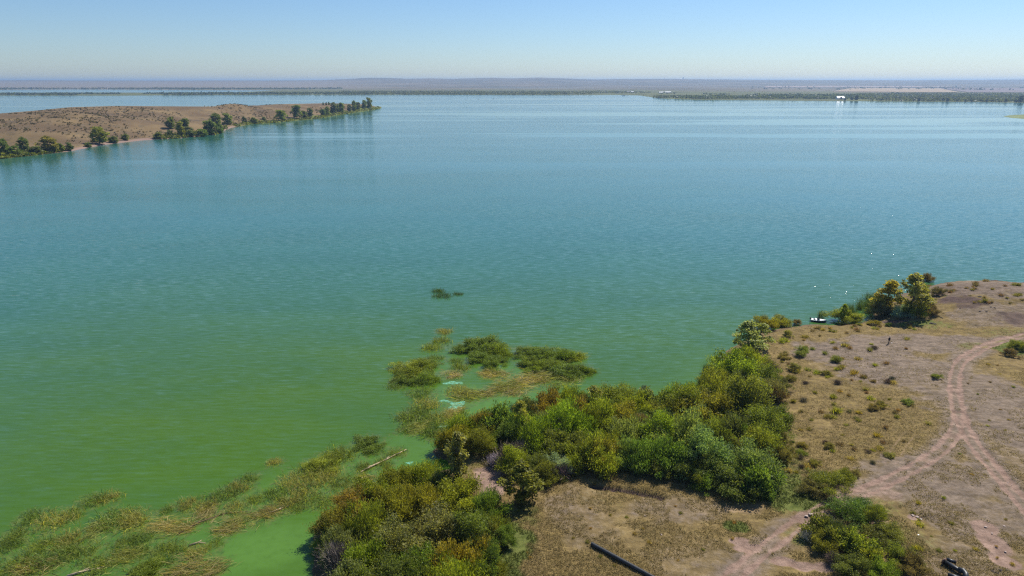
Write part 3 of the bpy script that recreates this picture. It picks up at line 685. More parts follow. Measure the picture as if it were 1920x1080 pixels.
# colour kinds of shrubs: base colour and the words that describe it
SHRUB = {
    'olive': ((0.124, 0.140, 0.016), 'olive green'), 'green': ((0.086, 0.110, 0.020), 'mid green'), 'lime': ((0.142, 0.156, 0.018), 'yellow-green'),
    'grey': ((0.108, 0.132, 0.046), 'grey-green'), 'dark': ((0.055, 0.074, 0.022), 'dark green'), 'bright': ((0.084, 0.120, 0.022), 'fresh bright green'),
    'yellow': ((0.310, 0.270, 0.020), 'bright yellow'), 'rust': ((0.138, 0.122, 0.020), 'rust-brown tinted'), 'brown': ((0.098, 0.086, 0.040), 'brownish'),
    'silver': ((0.20, 0.22, 0.17), 'silvery'), 'bare': ((0.150, 0.110, 0.090), 'bare brown'), 'bone': ((0.30, 0.27, 0.25), 'bleached grey bare')}

def shrub_at(cx, cy, w, h, kind, label, group, mesh=None, name='bush'):
    dep = PITCH + math.atan((cy - 540) / FPX)
    m0 = mpp(on_ground(cx, cy + h * .3))
    Rm = w / 2 * m0
    p = on_ground(cx, cy + h / 2 - Rm * math.sin(dep) / m0 * 0.8)
    m = mpp(p); Rm = w / 2 * m
    H = np.clip((h * m - Rm * math.sin(dep) * .8) / math.cos(dep), 0.45 * Rm, 1.1 * Rm)
    col, words = SHRUB[kind]
    col = tuple(c * 1.66 * random.uniform(.84, 1.16) for c in col)
    rz = random.uniform(0, 6.28)
    if kind in ('bare', 'bone'):
        me, st = random.choice(TWIG); parts = [('twigs', me), ('stems', st)]; sc = (Rm / 1.9, Rm / 1.9, H / 2.0)
    elif mesh == 'leafy':
        me, st = random.choice(LEAFY); parts = [('crown', me), ('stems', st)]; sc = (Rm / 2.45, Rm / 2.45, H / 2.0)
    else:
        me, st = random.choice(BUSH); parts = [('crown', me), ('stems', st)]; sc = (Rm / 2.45, Rm / 2.45, H / 3.0)
    return plant(name, (p[0], p[1], p[2] - .05), parts, col, rz, sc, label, 'bush', group)

# ---- thicket at the algae inlet (A), the long thicket on the bank (B), the scrub by the track fork (C)
A = [(628, 985, 80, 75, 'rust'), (662, 958, 90, 70, 'rust'), (700, 935, 90, 62, 'olive'), (742, 915, 84, 56, 'olive'), (790, 905, 88, 54, 'olive'), (832, 905, 60, 46, 'green'),
     (690, 985, 100, 90, 'olive'), (640, 1015, 84, 84, 'grey'), (745, 955, 96, 80, 'olive'), (800, 948, 90, 76, 'lime'), (870, 935, 100, 86, 'olive'), (915, 940, 80, 90, 'green'),
     (735, 1020, 120, 110, 'grey'), (815, 1005, 130, 120, 'grey'), (885, 1000, 100, 100, 'green'), (690, 1050, 110, 100, 'olive'), (780, 1062, 110, 90, 'green'), (855, 1060, 110, 90, 'lime'),
     (905, 1055, 80, 80, 'bright'), (930, 985, 60, 60, 'green'), (636, 1052, 90, 70, 'bare'), (620, 1030, 60, 60, 'bare'), (745, 1100, 120, 90, 'green'), (850, 1110, 120, 90, 'olive'), (660, 1105, 110, 80, 'grey')]
B = [(866, 812, 76, 48, 'olive'), (905, 800, 70, 44, 'rust'), (935, 792, 76, 52, 'bright'), (855, 835, 70, 50, 'olive'), (900, 832, 70, 56, 'olive'), (984, 775, 60, 44, 'dark'), (1020, 768, 76, 46, 'rust'), (1063, 757, 70, 44, 'olive'),
     (1090, 755, 50, 40, 'green'), (1150, 753, 90, 46, 'olive'), (1196, 764, 70, 44, 'olive'), (1228, 762, 80, 40, 'bright'), (1270, 752, 74, 50, 'olive'), (1245, 775, 60, 40, 'rust'),
     (960, 815, 70, 60, 'green'), (1000, 822, 90, 76, 'olive'), (1060, 800, 100, 76, 'lime'), (1085, 782, 80, 50, 'rust'), (1125, 790, 90, 66, 'olive'), (1165, 785, 80, 60, 'lime'), (1180, 812, 90, 80, 'grey'), (1050, 838, 90, 72, 'green'),
     (960, 852, 74, 66, 'bare'), (984, 838, 60, 58, 'bare'), (928, 858, 44, 48, 'bone'), (1048, 862, 62, 72, 'silver'), (1052, 874, 56, 60, 'bare'), (1010, 872, 60, 60, 'green'),
     (965, 870, 70, 60, 'olive'), (1112, 850, 100, 96, 'olive'), (1120, 866, 80, 56, 'olive'), (1020, 892, 60, 50, 'green'), (1188, 850, 84, 84, 'grey'), (1205, 866, 84, 60, 'green'), (1235, 815, 90, 76, 'olive'), (1285, 825, 124, 100, 'grey'),
     (1255, 860, 96, 76, 'green'), (1320, 862, 110, 86, 'grey'), (1288, 890, 90, 50, 'dark'), (1235, 886, 64, 36, 'green'), (1330, 775, 104, 76, 'olive'), (1290, 760, 84, 64, 'olive'), (1340, 815, 84, 84, 'green'), (1376, 800, 90, 96, 'dark'),
     (1420, 830, 80, 70, 'lime'), (1405, 868, 110, 96, 'grey'), (1428, 792, 90, 86, 'green'), (1400, 758, 110, 84, 'green'), (1450, 765, 64, 84, 'green'), (1345, 745, 84, 64, 'olive'), (1360, 905, 100, 60, 'green'),
     (1415, 905, 90, 66, 'bright'), (1390, 925, 80, 40, 'bright'), (1325, 908, 70, 36, 'green'), (1430, 925, 50, 36, 'bright'),
     (1385, 700, 100, 66, 'lime'), (1425, 705, 74, 60, 'green'), (1382, 718, 56, 54, 'dark'), (1335, 718, 70, 50, 'olive'), (1362, 690, 66, 44, 'lime'), (1405, 682, 66, 44, 'lime'), (1452, 735, 50, 54, 'brown'),
     (1440, 688, 40, 36, 'brown'), (1465, 720, 34, 34, 'brown'), (1470, 850, 44, 40, 'brown'), (1462, 822, 36, 34, 'brown')]
C_ = [(1595, 968, 90, 30, 'green'), (1640, 970, 60, 34, 'olive'), (1540, 1000, 70, 44, 'bright'), (1568, 1002, 60, 36, 'dark'), (1515, 1005, 44, 34, 'bone'), (1605, 1030, 70, 44, 'lime'), (1585, 1010, 44, 40, 'bright'),
      (1632, 1052, 52, 34, 'lime'), (1540, 1025, 60, 36, 'olive'), (1660, 1005, 70, 34, 'olive'), (1688, 1050, 66, 40, 'olive'), (1710, 1068, 60, 50, 'brown'), (1600, 1072, 70, 44, 'green'), (1650, 1075, 60, 40, 'olive'),
      (1560, 1050, 40, 34, 'bare'), (1552, 912, 84, 36, 'olive'), (1520, 918, 50, 30, 'brown'), (1580, 898, 44, 24, 'olive')]
def colour_label(kind, where, w=60): return f"{'small' if w < 64 else 'broad' if w > 92 else 'round'} {SHRUB[kind][1]} {'shrub' if kind in ('bare', 'bone') else 'willow bush'} {where}"
for (cx, cy, w, h, k) in A:
    where = 'beside the still green inlet' if cx < 680 else ('in the thicket below the young poplar' if cy < 960 else 'deep in the waterside thicket by the dry grass')
    shrub_at(cx, cy, w, h, k, colour_label(k, where, w), 'willow bushes of the inlet thicket')
for (cx, cy, w, h, k) in B:
    where = ('on the waterline behind the flooded reeds' if cy < 800 and cx < 1290 else 'at the thicket edge below the grassy headland' if cy < 780 else
             'near the reddish bare soil' if cx < 1060 else 'along the dry clearing with the trench' if cy > 880 else 'in the middle of the long bank thicket')
    shrub_at(cx, cy, w, h, k, colour_label(k, where, w), 'willow bushes of the bank thicket', 'leafy' if k == 'bright' else None)
for (cx, cy, w, h, k) in C_:
    where = 'beside the dirt track' if cy < 930 else 'in the scrub patch inside the track fork'
    shrub_at(cx, cy, w, h, k, colour_label(k, where, w), 'shrubs by the track fork', 'leafy' if k in ('bright', 'lime') else None)
# low filler growth under the thickets, one bush each
def inside(px, py, poly):
    c = False
    for (x1, y1), (x2, y2) in zip(poly, poly[1:] + poly[:1]):
        if (y1 > py) != (y2 > py) and px < (x2 - x1) * (py - y1) / (y2 - y1) + x1: c = not c
    return c
FILL = [([(600, 1000), (660, 960), (780, 915), (840, 905), (930, 910), (950, 1000), (920, 1080), (600, 1080)], 34, 'low undergrowth bush between the inlet willows'),
        ([(850, 830), (960, 790), (1280, 765), (1360, 690), (1440, 690), (1470, 770), (1430, 885), (1300, 885), (1130, 860), (1060, 850), (960, 830)], 70, 'low undergrowth bush between the bank willows')]
for poly, n, lab in FILL:
    xs = [p[0] for p in poly]; ys = [p[1] for p in poly]; got = 0
    while got < n:
        x, y = random.uniform(min(xs), max(xs)), random.uniform(min(ys), max(ys))
        if not inside(x, y, poly): continue
        if abs(x - 920) < 38 and abs(y - 888) < 32: continue
        got += 1; k = random.choice(['olive', 'olive', 'green', 'grey', 'green', 'brown'])
        shrub_at(x, y + 8, random.uniform(44, 64), random.uniform(30, 44), k, f"{SHRUB[k][1]} {lab}", 'undergrowth of the thickets')

def tree_at(cx, base_y, hpx, wpx, col, meshes, H0, R0, label, group, name, z=None, cat='tree', spot=None):
    p = on_ground(cx, base_y) if spot is None else spot
    dep = PITCH + math.atan((base_y - 540) / FPX); m = mpp(p)
    H = hpx * m / math.cos(dep); Rr = wpx / 2 * m
    me, tr, li = random.choice(meshes)
    col = tuple(c * 1.5 * random.uniform(.88, 1.12) for c in col)
    return plant(name, (p[0], p[1], p[2] - .05), [('crown', me), ('trunk', tr), ('limb', li)], col, random.uniform(0, 6.28), (Rr / R0, Rr / R0, H / H0), label, cat, group)
PC = (0.150, 0.180, 0.050)
tree_at(860, 906, 90, 46, PC, POPLAR, 5.9, 1.35, 'young poplar with glossy two-tone leaves rising from the inlet thicket', 'young poplars', 'poplar_tree')
tree_at(980, 945, 72, 62, (0.105, 0.135, 0.016), POPLAR, 5.9, 1.35, 'round yellow-green poplar sapling beside the reddish bare soil', 'young poplars', 'poplar_tree')
tree_at(976, 822, 68, 38, (0.20, 0.205, 0.030), POPLAR, 5.9, 1.35, 'bright yellow autumn sapling on the bank behind the flooded reeds', 'young poplars', 'poplar_tree')
tree_at(1112, 776, 50, 38, (0.20, 0.205, 0.035), POPLAR, 5.9, 1.35, 'small pale yellow sapling on the waterline of the bank thicket', 'young poplars', 'poplar_tree')
tree_at(1400, 670, 66, 52, (0.200, 0.225, 0.085), POPLAR, 5.9, 1.35, 'pale-leaved tree on the dark earth headland', 'young poplars', 'poplar_tree')
tree_at(1424, 652, 44, 40, (0.17, 0.18, 0.05), POPLAR, 5.9, 1.35, 'smaller pale tree behind the headland tree', 'young poplars', 'poplar_tree')
tree_at(1706, 592, 76, 54, (0.170, 0.190, 0.045), POPLAR, 5.9, 1.35, 'tall pointed poplar in the shore clump beyond the boat', 'young poplars', 'poplar_tree')
tree_at(1662, 588, 60, 46, (0.205, 0.185, 0.022), POPLAR, 5.9, 1.35, 'golden-yellow tree in the shore clump beyond the boat', 'young poplars', 'poplar_tree')
tree_at(1580, 604, 34, 18, (0.17, 0.20, 0.018), POPLAR, 5.9, 1.35, 'slender yellow-green sapling beside the moored boat', 'young poplars', 'poplar_tree')
for (cx, cy, w, h, k, lab) in [(1584, 595, 56, 30, 'lime', 'yellow-green rounded bush on the shore beside the boat'), (1462, 605, 46, 20, 'lime', 'yellow-green low bush on the rim of the headland bank'),
        (1438, 610, 44, 24, 'lime', 'yellow-green bush behind the headland tree'), (1494, 603, 18, 16, 'brown', 'small brown bush on the bank between lime bush and boat'),
        (1652, 586, 50, 32, 'brown', 'brownish bush at the foot of the golden tree'), (1686, 582, 34, 36, 'silver', 'silvery young willow in front of the shore clump'),
        (1714, 580, 46, 34, 'olive', 'olive bush under the tall pointed poplar'), (1735, 570, 34, 30, 'brown', 'brown bush right of the tall pointed poplar'), (1738, 521, 24, 16, 'brown', 'lone brown bush on the ridge skyline'),
        (1725, 540, 34, 26, 'olive', 'olive bush between tall poplar and ridge'), (1757, 548, 26, 16, 'brown', 'low brown bush on the ridge flank'), (1748, 585, 26, 20, 'brown', 'low brown bush near the dark soil heap'),
        (1908, 650, 34, 20, 'olive', 'olive bush on the inside of the track bend'), (1893, 664, 30, 14, 'brown', 'brownish bush below the olive bush at the track bend'), (1666, 609, 12, 9, 'dark', 'tiny round dark bush near the walking person'),
        (1396, 664, 36, 18, 'dark', 'dark bush under the headland tree'), (1640, 607, 26, 10, 'olive', 'low olive bush on the pale beach'), (945, 1010, 50, 44, 'bright', 'fresh green leafy bush at the clearing edge by the inlet thicket')]:
    shrub_at(cx, cy, w, h, k, lab, 'single shore bushes')

# dry shrub tufts scattered over the field, and twiggy small shrubs
TC = {'straw': ((0.36, 0.28, 0.10), 'straw-coloured'), 'olive': ((0.23, 0.22, 0.055), 'olive'), 'brown': ((0.22, 0.165, 0.095), 'brown'), 'yell': ((0.33, 0.31, 0.045), 'yellowish')}
HAND = [(1570, 720, 20, 'brown'), (1545, 665, 14, 'olive'), (1525, 657, 12, 'olive'), (1470, 672, 16, 'olive'), (1570, 772, 26, 'yell'), (1637, 768, 16, 'olive'), (1640, 818, 18, 'yell'), (1700, 757, 16, 'olive'), (1707, 762, 12, 'brown'), (1610, 790, 14, 'olive'),
        (1560, 745, 14, 'olive'), (1530, 700, 16, 'yell'), (1515, 695, 14, 'olive'), (1600, 700, 18, 'yell'), (1470, 642, 20, 'yell'), (1640, 717, 14, 'brown'), (1665, 718, 18, 'brown'), (1655, 830, 12, 'brown'), (1600, 845, 14, 'brown'), (1548, 782, 14, 'olive'),
        (1722, 848, 20, 'olive'), (1603, 890, 16, 'olive'), (1725, 985, 18, 'yell'), (1720, 1030, 20, 'yell'), (1480, 790, 20, 'brown'), (1500, 860, 20, 'brown'), (1520, 870, 16, 'brown'), (1475, 740, 20, 'brown'), (1490, 755, 14, 'olive'), (1510, 720, 16, 'brown')]
spots = [(a, b, s, k) for a, b, s, k in HAND]
for _ in range(150):
    x, y = random.uniform(1455, 1770), random.uniform(610, 890)
    if x > 1640 + (y - 610) * .3 and random.random() < .8: continue
    spots.append((x, y, random.uniform(7, 17), random.choice(['straw', 'olive', 'brown', 'brown', 'yell', 'olive'])))
for _ in range(34): spots.append((random.uniform(1730, 1920), random.uniform(522, 570), random.uniform(6, 13), random.choice(['brown', 'brown', 'olive'])))
for _ in range(26): spots.append((random.uniform(1480, 1720), random.uniform(606, 622), random.uniform(6, 12), random.choice(['brown', 'straw', 'olive'])))
for _ in range(24): spots.append((random.uniform(1780, 1920), random.uniform(680, 900), random.uniform(5, 9), random.choice(['brown', 'straw', 'olive'])))
for _ in range(26): spots.append((random.uniform(960, 1480), random.uniform(905, 1075), random.uniform(6, 11), random.choice(['straw', 'olive', 'straw'])))
for _ in range(26): spots.append((random.uniform(1520, 1900), random.uniform(930, 1070), random.uniform(6, 13), random.choice(['straw', 'yell', 'olive'])))
for (x, y, s, k) in spots:
    p = on_ground(x, y); m = mpp(p); r_ = s * m * .62; col, words = TC[k]
    q, _o = polyline_d(np.array([p[0]]), np.array([p[1]]), TRACK_MAIN); q2, _o = polyline_d(np.array([p[0]]), np.array([p[1]]), TRACK_FORK)
    if min(q[0], q2[0]) < 2.2 or sdf(p[0], p[1])[0] < 1: continue
    where = ('on the ridge top' if y < 575 and x > 1720 else 'on the bank rim near the boat' if y < 624 else 'in the dry field above the track fork' if x < 1780 and y < 895 else
             'beyond the main dirt track' if x > 1775 and y < 900 else 'in the clearing by the long pipe' if x < 1490 else 'between the two dirt tracks')
    col = tuple(c * random.uniform(.85, 1.15) for c in col)
    if s > 14 and k in ('brown', 'olive'):
        me, st = random.choice(TWIG if k == 'brown' else BUSH); f = r_ * 1.25 / 2.5
        plant('shrub', p - [0, 0, .03], [('crown', me), ('stems', st)], col, random.uniform(0, 6), (f, f * random.uniform(.7, 1.2), f * .6), f'{words} round dwarf shrub {where}', 'shrub', 'dwarf shrubs on the steppe')
    else:
        plant('grass_tussock', p - [0, 0, .03], [('blades', random.choice(TUFT))], col, random.uniform(0, 6), r_ / .75, f'{words} grass tussock {where}', 'grass', 'grass tussocks on the steppe')

# ------------------------------------------------------------------ flooded reeds and floating mats
for (x, y, s, k) in WP:
    p = at(x, y + (6 if k == G else 0)); p[2] = 0; r_ = s * mpp(p)
    isle = x > 735 and y < 760
    where = 'standing alone in open water' if y < 600 else 'in the flooded reed island' if isle else 'in the shallows by the reed channel' if y < 830 and x > 730 else 'beside the stranded log' if x > 560 and y < 930 else 'in the flooded reed bed of the bay'
    f = random.uniform(.85, 1.15); size = 'small' if s < 21 else 'broad' if s > 29 else 'middling'
    if k == T and x < 600 and random.random() < .55: k = S
    if k == G:
        me, st = random.choice(BUSH); c, word = random.choice([((0.240, 0.280, 0.028), 'yellow-olive'), ((0.195, 0.255, 0.028), 'olive'), ((0.150, 0.215, 0.030), 'darker green')]); q = r_ * 1.15 / 2.45
        plant('flooded_willow', p - [0, 0, .45], [('crown', me), ('stems', st)], tuple(v * f for v in c), random.uniform(0, 6), (q, q * random.uniform(.7, 1.1), q * .42), f'{size} {word} flooded willow bush {where}', 'bush', 'flooded low bushes')
    elif k == S:
        c, word = random.choice([((0.20, 0.25, 0.045), 'green'), ((0.15, 0.22, 0.045), 'deep green'), ((0.30, 0.29, 0.08), 'straw-green')])
        if y < 600: c, word = (0.07, 0.13, 0.045), 'dark green'
        plant('reed_clump', p, [('blades', random.choice(SPRAY))], tuple(v * f for v in c), random.uniform(0, 6), r_ / 1.9, f'{size} sparse {word} reed clump {where}', 'reeds', 'green reed clumps')
    else:
        c, word = random.choice([((0.40, 0.34, 0.14), 'pale straw'), ((0.34, 0.29, 0.11), 'tan'), ((0.28, 0.29, 0.08), 'olive-straw')])
        plant('dead_reed_mat', p, [('blades', random.choice(MAT))], tuple(v * f for v in c), random.uniform(-.7, .7) + (3.14 if random.random() < .5 else 0), r_ / 1.9, f'{size} mat of flattened {word} dead reeds {where}', 'reeds', 'flattened dead reed mats')
for (x, y, s) in [(1622, 566, 16), (1634, 556, 18), (1640, 570, 18), (1648, 556, 14), (1630, 578, 13), (1600, 582, 9), (1612, 572, 8), (1592, 574, 8), (1325, 690, 6), (1540, 588, 6)]:
    p = at(x, y + 8); r_ = max(s * mpp(p), .9)
    plant('tall_reed_clump', p - [0, 0, .1], [('blades', random.choice(REED))], (0.07, 0.11, 0.025), random.uniform(0, 6), (r_ / 1.5, r_ / 1.5, 1.15), 'tall green reeds in the water beside the golden tree' if s > 10 else 'thin group of upright reeds in open water near the bank', 'reeds', 'tall reeds off the bank')

# turquoise scum, driftwood
def blob_sheet(seed, rx, ry):
    r = np.random.default_rng(seed); n = 40; V = [(0, 0, 0)]
    ph = r.uniform(0, 6.28, 6)
    for j in range(n):
        a = 6.283 * j / n; q = 1 + sum(.22 / (1 + .3 * k) * math.sin((k + 2) * a + ph[k]) for k in range(6)); V.append((rx * q * math.cos(a), ry * q * math.sin(a), 0))
    me = bpy.data.meshes.new('algae_scum'); me.from_pydata(V, [], [(0, 1 + j, 1 + (j + 1) % n) for j in range(n)]); me.update(); return me
m, nt, b = new_mat('turquoise_scum'); nn = noise(nt, position(nt), 1.6, 5, .65)
nt.links.new(mix(nt, mrange(nt, nn.outputs['Fac'], .42, .62), (0.06, 0.18, 0.06), (0.11, 0.34, 0.23)), b.inputs['Base Color']); b.inputs['Roughness'].default_value = .6; M_SCUM = m
for j, (x, y, rx, ry, lab) in enumerate([(850, 718, 1.6, .9, 'turquoise algae scum patch beside the reed island'), (856, 760, 1.5, 1.6, 'turquoise algae scum streak in the reed channel'), (836, 800, 1.1, .6, 'turquoise algae scum patch beside the bank thicket'),
                                         (835, 752, 1.2, .5, 'faint turquoise algae scum strip in the reed channel'), (768, 868, .5, .4, 'small turquoise algae scum spot near the poplar inlet')]):
    o = add('algae_scum', blob_sheet(30 + j, rx, ry), M_SCUM, label=lab, cat='algae', group='turquoise algae scum'); p = at(x, y); o.location = (p[0], p[1], .012 + .002 * j)

M_DRIFT = plain('bleached_wood', (0.46, 0.34, 0.22), .85, .3, 3.0)
M_DARKWOOD = plain('wet_wood', (0.13, 0.075, 0.045), .9, .3, 3.0)
def log_at(name, px, rad, mat, label, branches=(), z=.14):
    P = [at(a, b, z) for a, b in px]; o = P[0].copy(); o[2] = 0
    e = empty(name, o, label=label, cat='driftwood', group='driftwood')
    n = len(P); mb = MB().ring_tube([p - o + [0, 0, .05 * math.sin(i * 2.1)] for i, p in enumerate(P)], [rad * (1 - .7 * i / (n - 1)) for i in range(n)], 7)
    add('trunk', mb.mesh('trunk', True), mat, e)
    for (i, dx, dy, dz) in branches:
        mb = MB().ring_tube([P[i] - o, P[i] - o + np.array([dx * .5, dy * .5, dz * .7]), P[i] - o + np.array([dx, dy, dz])], [rad * .5, rad * .35, rad * .12], 5); add('branch', mb.mesh('branch', True), mat, e)
    return e
log_at('fallen_log', [(682, 882), (700, 873), (722, 862), (742, 852), (762, 843)], .17, M_DRIFT, 'long bleached driftwood log stranded among floating reeds', [(1, -1.0, -.5, .15), (2, .6, .9, .2), (0, -.5, -.8, .1), (3, .9, .1, .25)])
log_at('fallen_log', [(670, 902), (680, 896), (688, 892)], .1, M_DRIFT, 'short bleached stick below the long driftwood log', [(1, -.4, -.4, .1)])
log_at('fallen_log', [(126, 1080), (150, 1073), (178, 1066), (196, 1062)], .16, M_DRIFT, 'bleached driftwood log in the flooded reed bed', [(1, .9, .7, .2), (2, .8, -.3, .2)])
log_at('fallen_log', [(355, 1022), (372, 1017), (386, 1018)], .12, M_DRIFT, 'pale broken branch lying beside the still green inlet', [(1, .3, .4, .1)])
log_at('fallen_log', [(335, 1000), (372, 980), (420, 962), (470, 958)], .1, M_DARKWOOD, 'dark wet pole lying along the reed bed edge', [(1, .4, .3, .1)])
log_at('fallen_log', [(505, 962), (525, 954), (540, 948)], .1, M_DRIFT, 'thin pale pole at the end of the reed bed', [(1, .3, -.3, .1)])
log_at('fallen_log', [(838, 708), (852, 704), (872, 703)], .1, M_DRIFT, 'crooked pale branch beside the reed island', [(1, .8, .6, .25), (0, -.4, .4, .2)])
# beaver-like brushwood heap behind the bank thicket
p = at(1208, 736); e = empty('brushwood_heap', (p[0], p[1], 0), 0, 1.35, label='heap of brown brushwood on the waterline behind the bank thicket', cat='brushwood')
for j in range(26):
    a = random.uniform(0, 6.28); l = random.uniform(1.0, 1.9); t = random.uniform(.5, 1.1)
    mb = MB().ring_tube([(math.cos(a) * l * .9, math.sin(a) * l * .9, -.1), (random.uniform(-.3, .3), random.uniform(-.3, .3), 1.1 * t)], [.07, .03], 5); add('stick', mb.mesh('stick'), M_DARKWOOD, e)

# ------------------------------------------------------------------ dry grass cover (countless): small blades over the near shore
def build_grass(n=70000):
    r = np.random.default_rng(77)
    u = r.uniform(880, 1960, n * 3); v = 600 + 520 * r.random(n * 3) ** .8
    # spread over the ground seen, denser per area near the camera
    P = np.array([at(a, b, 2.2) for a, b in zip(u, v)]); x, y = P[:, 0], P[:, 1]
    _, mask, track, d = ground_fields(x, y)
    ok = (d > 1.5) & (mask[:, 0] < .22) & (mask[:, 3] < .4) & (fbm(x * .25, y * .25, 3) > -.25 + .3 * mask[:, 2]) & (r.random(len(x)) > .55 * mask[:, 2])
    x, y, g = x[ok][:n], y[ok][:n], mask[ok][:n, 1]
    z, _, _, _ = ground_fields(x, y); m = len(x); nb = 4
    x = np.repeat(x, nb) + r.normal(0, .10, m * nb); y = np.repeat(y, nb) + r.normal(0, .10, m * nb); z = np.repeat(z, nb) - .03
    h = r.uniform(.10, .28, m * nb) * np.repeat(r.uniform(.6, 1.3, m), nb); a = r.uniform(0, 6.28, m * nb); b = r.uniform(0, 6.28, m * nb)
    w = .045
    v0 = np.stack([x - w * np.cos(a), y - w * np.sin(a), z], -1); v1 = np.stack([x + w * np.cos(a), y + w * np.sin(a), z], -1)
    v2 = np.stack([x + .6 * h * np.cos(b), y + .6 * h * np.sin(b), z + h], -1)
    V = np.stack([v0, v1, v2], 1).reshape(-1, 3); F = np.arange(len(V)).reshape(-1, 3)
    return mesh_np('dry_grass', V, F, {'var': np.repeat(np.repeat(r.random(m), nb), 3), 'green': np.repeat(np.repeat(g, nb), 3)})
m, nt, b = new_mat('dry_grass_blades')
va, ga = attr(nt, 'var'), attr(nt, 'green')
col = mix(nt, va.outputs['Fac'], (0.20, 0.15, 0.06), (0.44, 0.35, 0.15)); col = mix(nt, mrange(nt, ga.outputs['Fac'], .15, .7), col, (0.11, 0.13, 0.03))
nt.links.new(col, b.inputs['Base Color']); b.inputs['Roughness'].default_value = .9; b.inputs['Specular IOR Level'].default_value = .1
tr = N(nt, 'ShaderNodeBsdfTranslucent'); nt.links.new(col, tr.inputs['Color']); mx = N(nt, 'ShaderNodeMixShader'); mx.inputs[0].default_value = .5
nt.links.new(b.outputs[0], mx.inputs[1]); nt.links.new(tr.outputs[0], mx.inputs[2]); nt.links.new(mx.outputs[0], nt.nodes['Material Output'].inputs['Surface'])
add('dry_grass', build_grass(), m, kind='stuff', label='short sparse dry grass covering the near shore', cat='grass')

# ------------------------------------------------------------------ trees on the hill across the bay
HT = [(8, 289, 32, 26), (28, 291, 20, 26), (46, 284, 30, 24), (70, 288, 16, 26), (92, 284, 32, 36), (112, 283, 16, 20), (130, 283, 18, 16), (166, 276, 10, 14), (187, 270, 36, 36), (214, 268, 14, 20), (236, 263, 14, 14), (298, 260, 14, 18),
      (322, 241, 24, 22), (340, 255, 30, 18), (347, 238, 18, 18), (318, 256, 14, 12), (357, 256, 14, 20), (378, 256, 16, 24), (396, 253, 30, 30), (406, 236, 26, 26), (426, 234, 24, 22), (412, 250, 20, 18), (350, 248, 12, 26), (458, 231, 14, 10), (476, 231, 12, 16),
      (494, 226, 8, 10), (527, 226, 22, 22), (557, 222, 28, 20), (570, 222, 16, 14), (581, 219, 18, 14), (605, 217, 14, 14), (614, 216, 18, 12), (626, 212, 22, 16), (640, 211, 20, 14), (634, 210, 16, 12), (655, 209, 14, 10), (664, 207, 20, 12), (671, 206, 16, 12), (683, 204, 18, 12), (692, 203, 22, 14), (606, 197, 6, 4), (612, 197, 6, 4), (617, 197, 7, 4)]
HC = [(0.150, 0.200, 0.045), (0.175, 0.215, 0.045), (0.125, 0.170, 0.048), (0.235, 0.250, 0.036)]
for j, (x, by, h, w) in enumerate(HT):
    s = hill_hit(x, by); big = h >= 18
    where = 'on the near shore of the dry hill' if x < 260 else 'in the grove halfway along the dry hill' if x < 450 else 'along the green tip of the hill'
    what = 'tall leafy tree' if big else 'small bushy tree'
    col = HC[3] if j in (4, 8, 13, 26) else random.choice(HC[:3])  # a few chosen trees carry the paler yellow-green leaf colour
    tone = 'sunlit yellow-green' if col is HC[3] else 'dark green'
    p = s; mm = mpp(p); me, tr, li = random.choice(BROAD); f = tuple(c * random.uniform(.9, 1.1) for c in col)
    plant('shore_tree', (p[0], p[1], p[2] - .3), [('crown', me), ('trunk', tr), ('limb', li)], f, random.uniform(0, 6.28), (w / 2 * mm / 5.8, w / 2 * mm / 5.8, h * mm / 16.8), f'{tone} {what} {where}', 'tree', 'trees on the hill across the bay')

def tuft_cloud(pts, size, seed, n_each=7):
    """many low crowns as one mass: a few crossed leaf faces each"""
    r = np.random.default_rng(seed); n = len(pts); sz = np.repeat(size, n_each)
    c = np.repeat(pts, n_each, 0) + r.normal(size=(n * n_each, 3)) * np.stack([sz * .42, sz * .42, sz * .16], -1); c[:, 2] += sz * .38
    ax = unit(r.normal(size=(n * n_each, 3)))
    V, F, va = leaf_quads(c, ax, sz * r.uniform(.6, 1.0, len(sz)), sz * r.uniform(.45, .8, len(sz)), np.clip(np.repeat(r.random(n), n_each) * .8 + .1 * r.normal(size=len(sz)), 0, 1), r)
    me = mesh_np('mass', V, F, {'var': va}); me.materials.append(M_LEAF); return me
r = np.random.default_rng(55)
k = r.uniform(FK[0], FK[-1] - .02, 5200); t = r.uniform(.06, 1.0, 5200); yf = np.interp(k, FK, FY); yr = np.interp(k, rk, rY); y = yf + t * (yr - yf); x = k * y
sel = fbm(x * .012, y * .012, 3) > .02; x, y = x[sel], y[sel]
o = add('hill_scrub', tuft_cloud(np.stack([x, y, zhill(x, y)], -1), r.uniform(.7, 2.1, len(x)), 56, 6), None, kind='stuff', label='scattered dark scrub over the dry hill across the bay', cat='scrub'); o.color = (.085, .072, .034, 1)
# shore scrub at the foot of the hill, reed edge at its tip
k = np.concatenate([r.uniform(kpx(0, 295), kpx(120, 284), 260), r.uniform(kpx(290, 260), kpx(425, 245), 330), r.uniform(kpx(440, 236), FK[-1], 420)]); y = np.interp(k, FK, FY) + np.abs(r.normal(4, 13, len(k))); x = k * y
o = add('hill_shore_scrub', tuft_cloud(np.stack([x, y, zhill(x, y)], -1), r.uniform(1.2, 3.6, len(x)), 57, 8), None, kind='stuff', label='dense green scrub along the foot of the dry hill', cat='scrub'); o.color = (.14, .16, .032, 1)

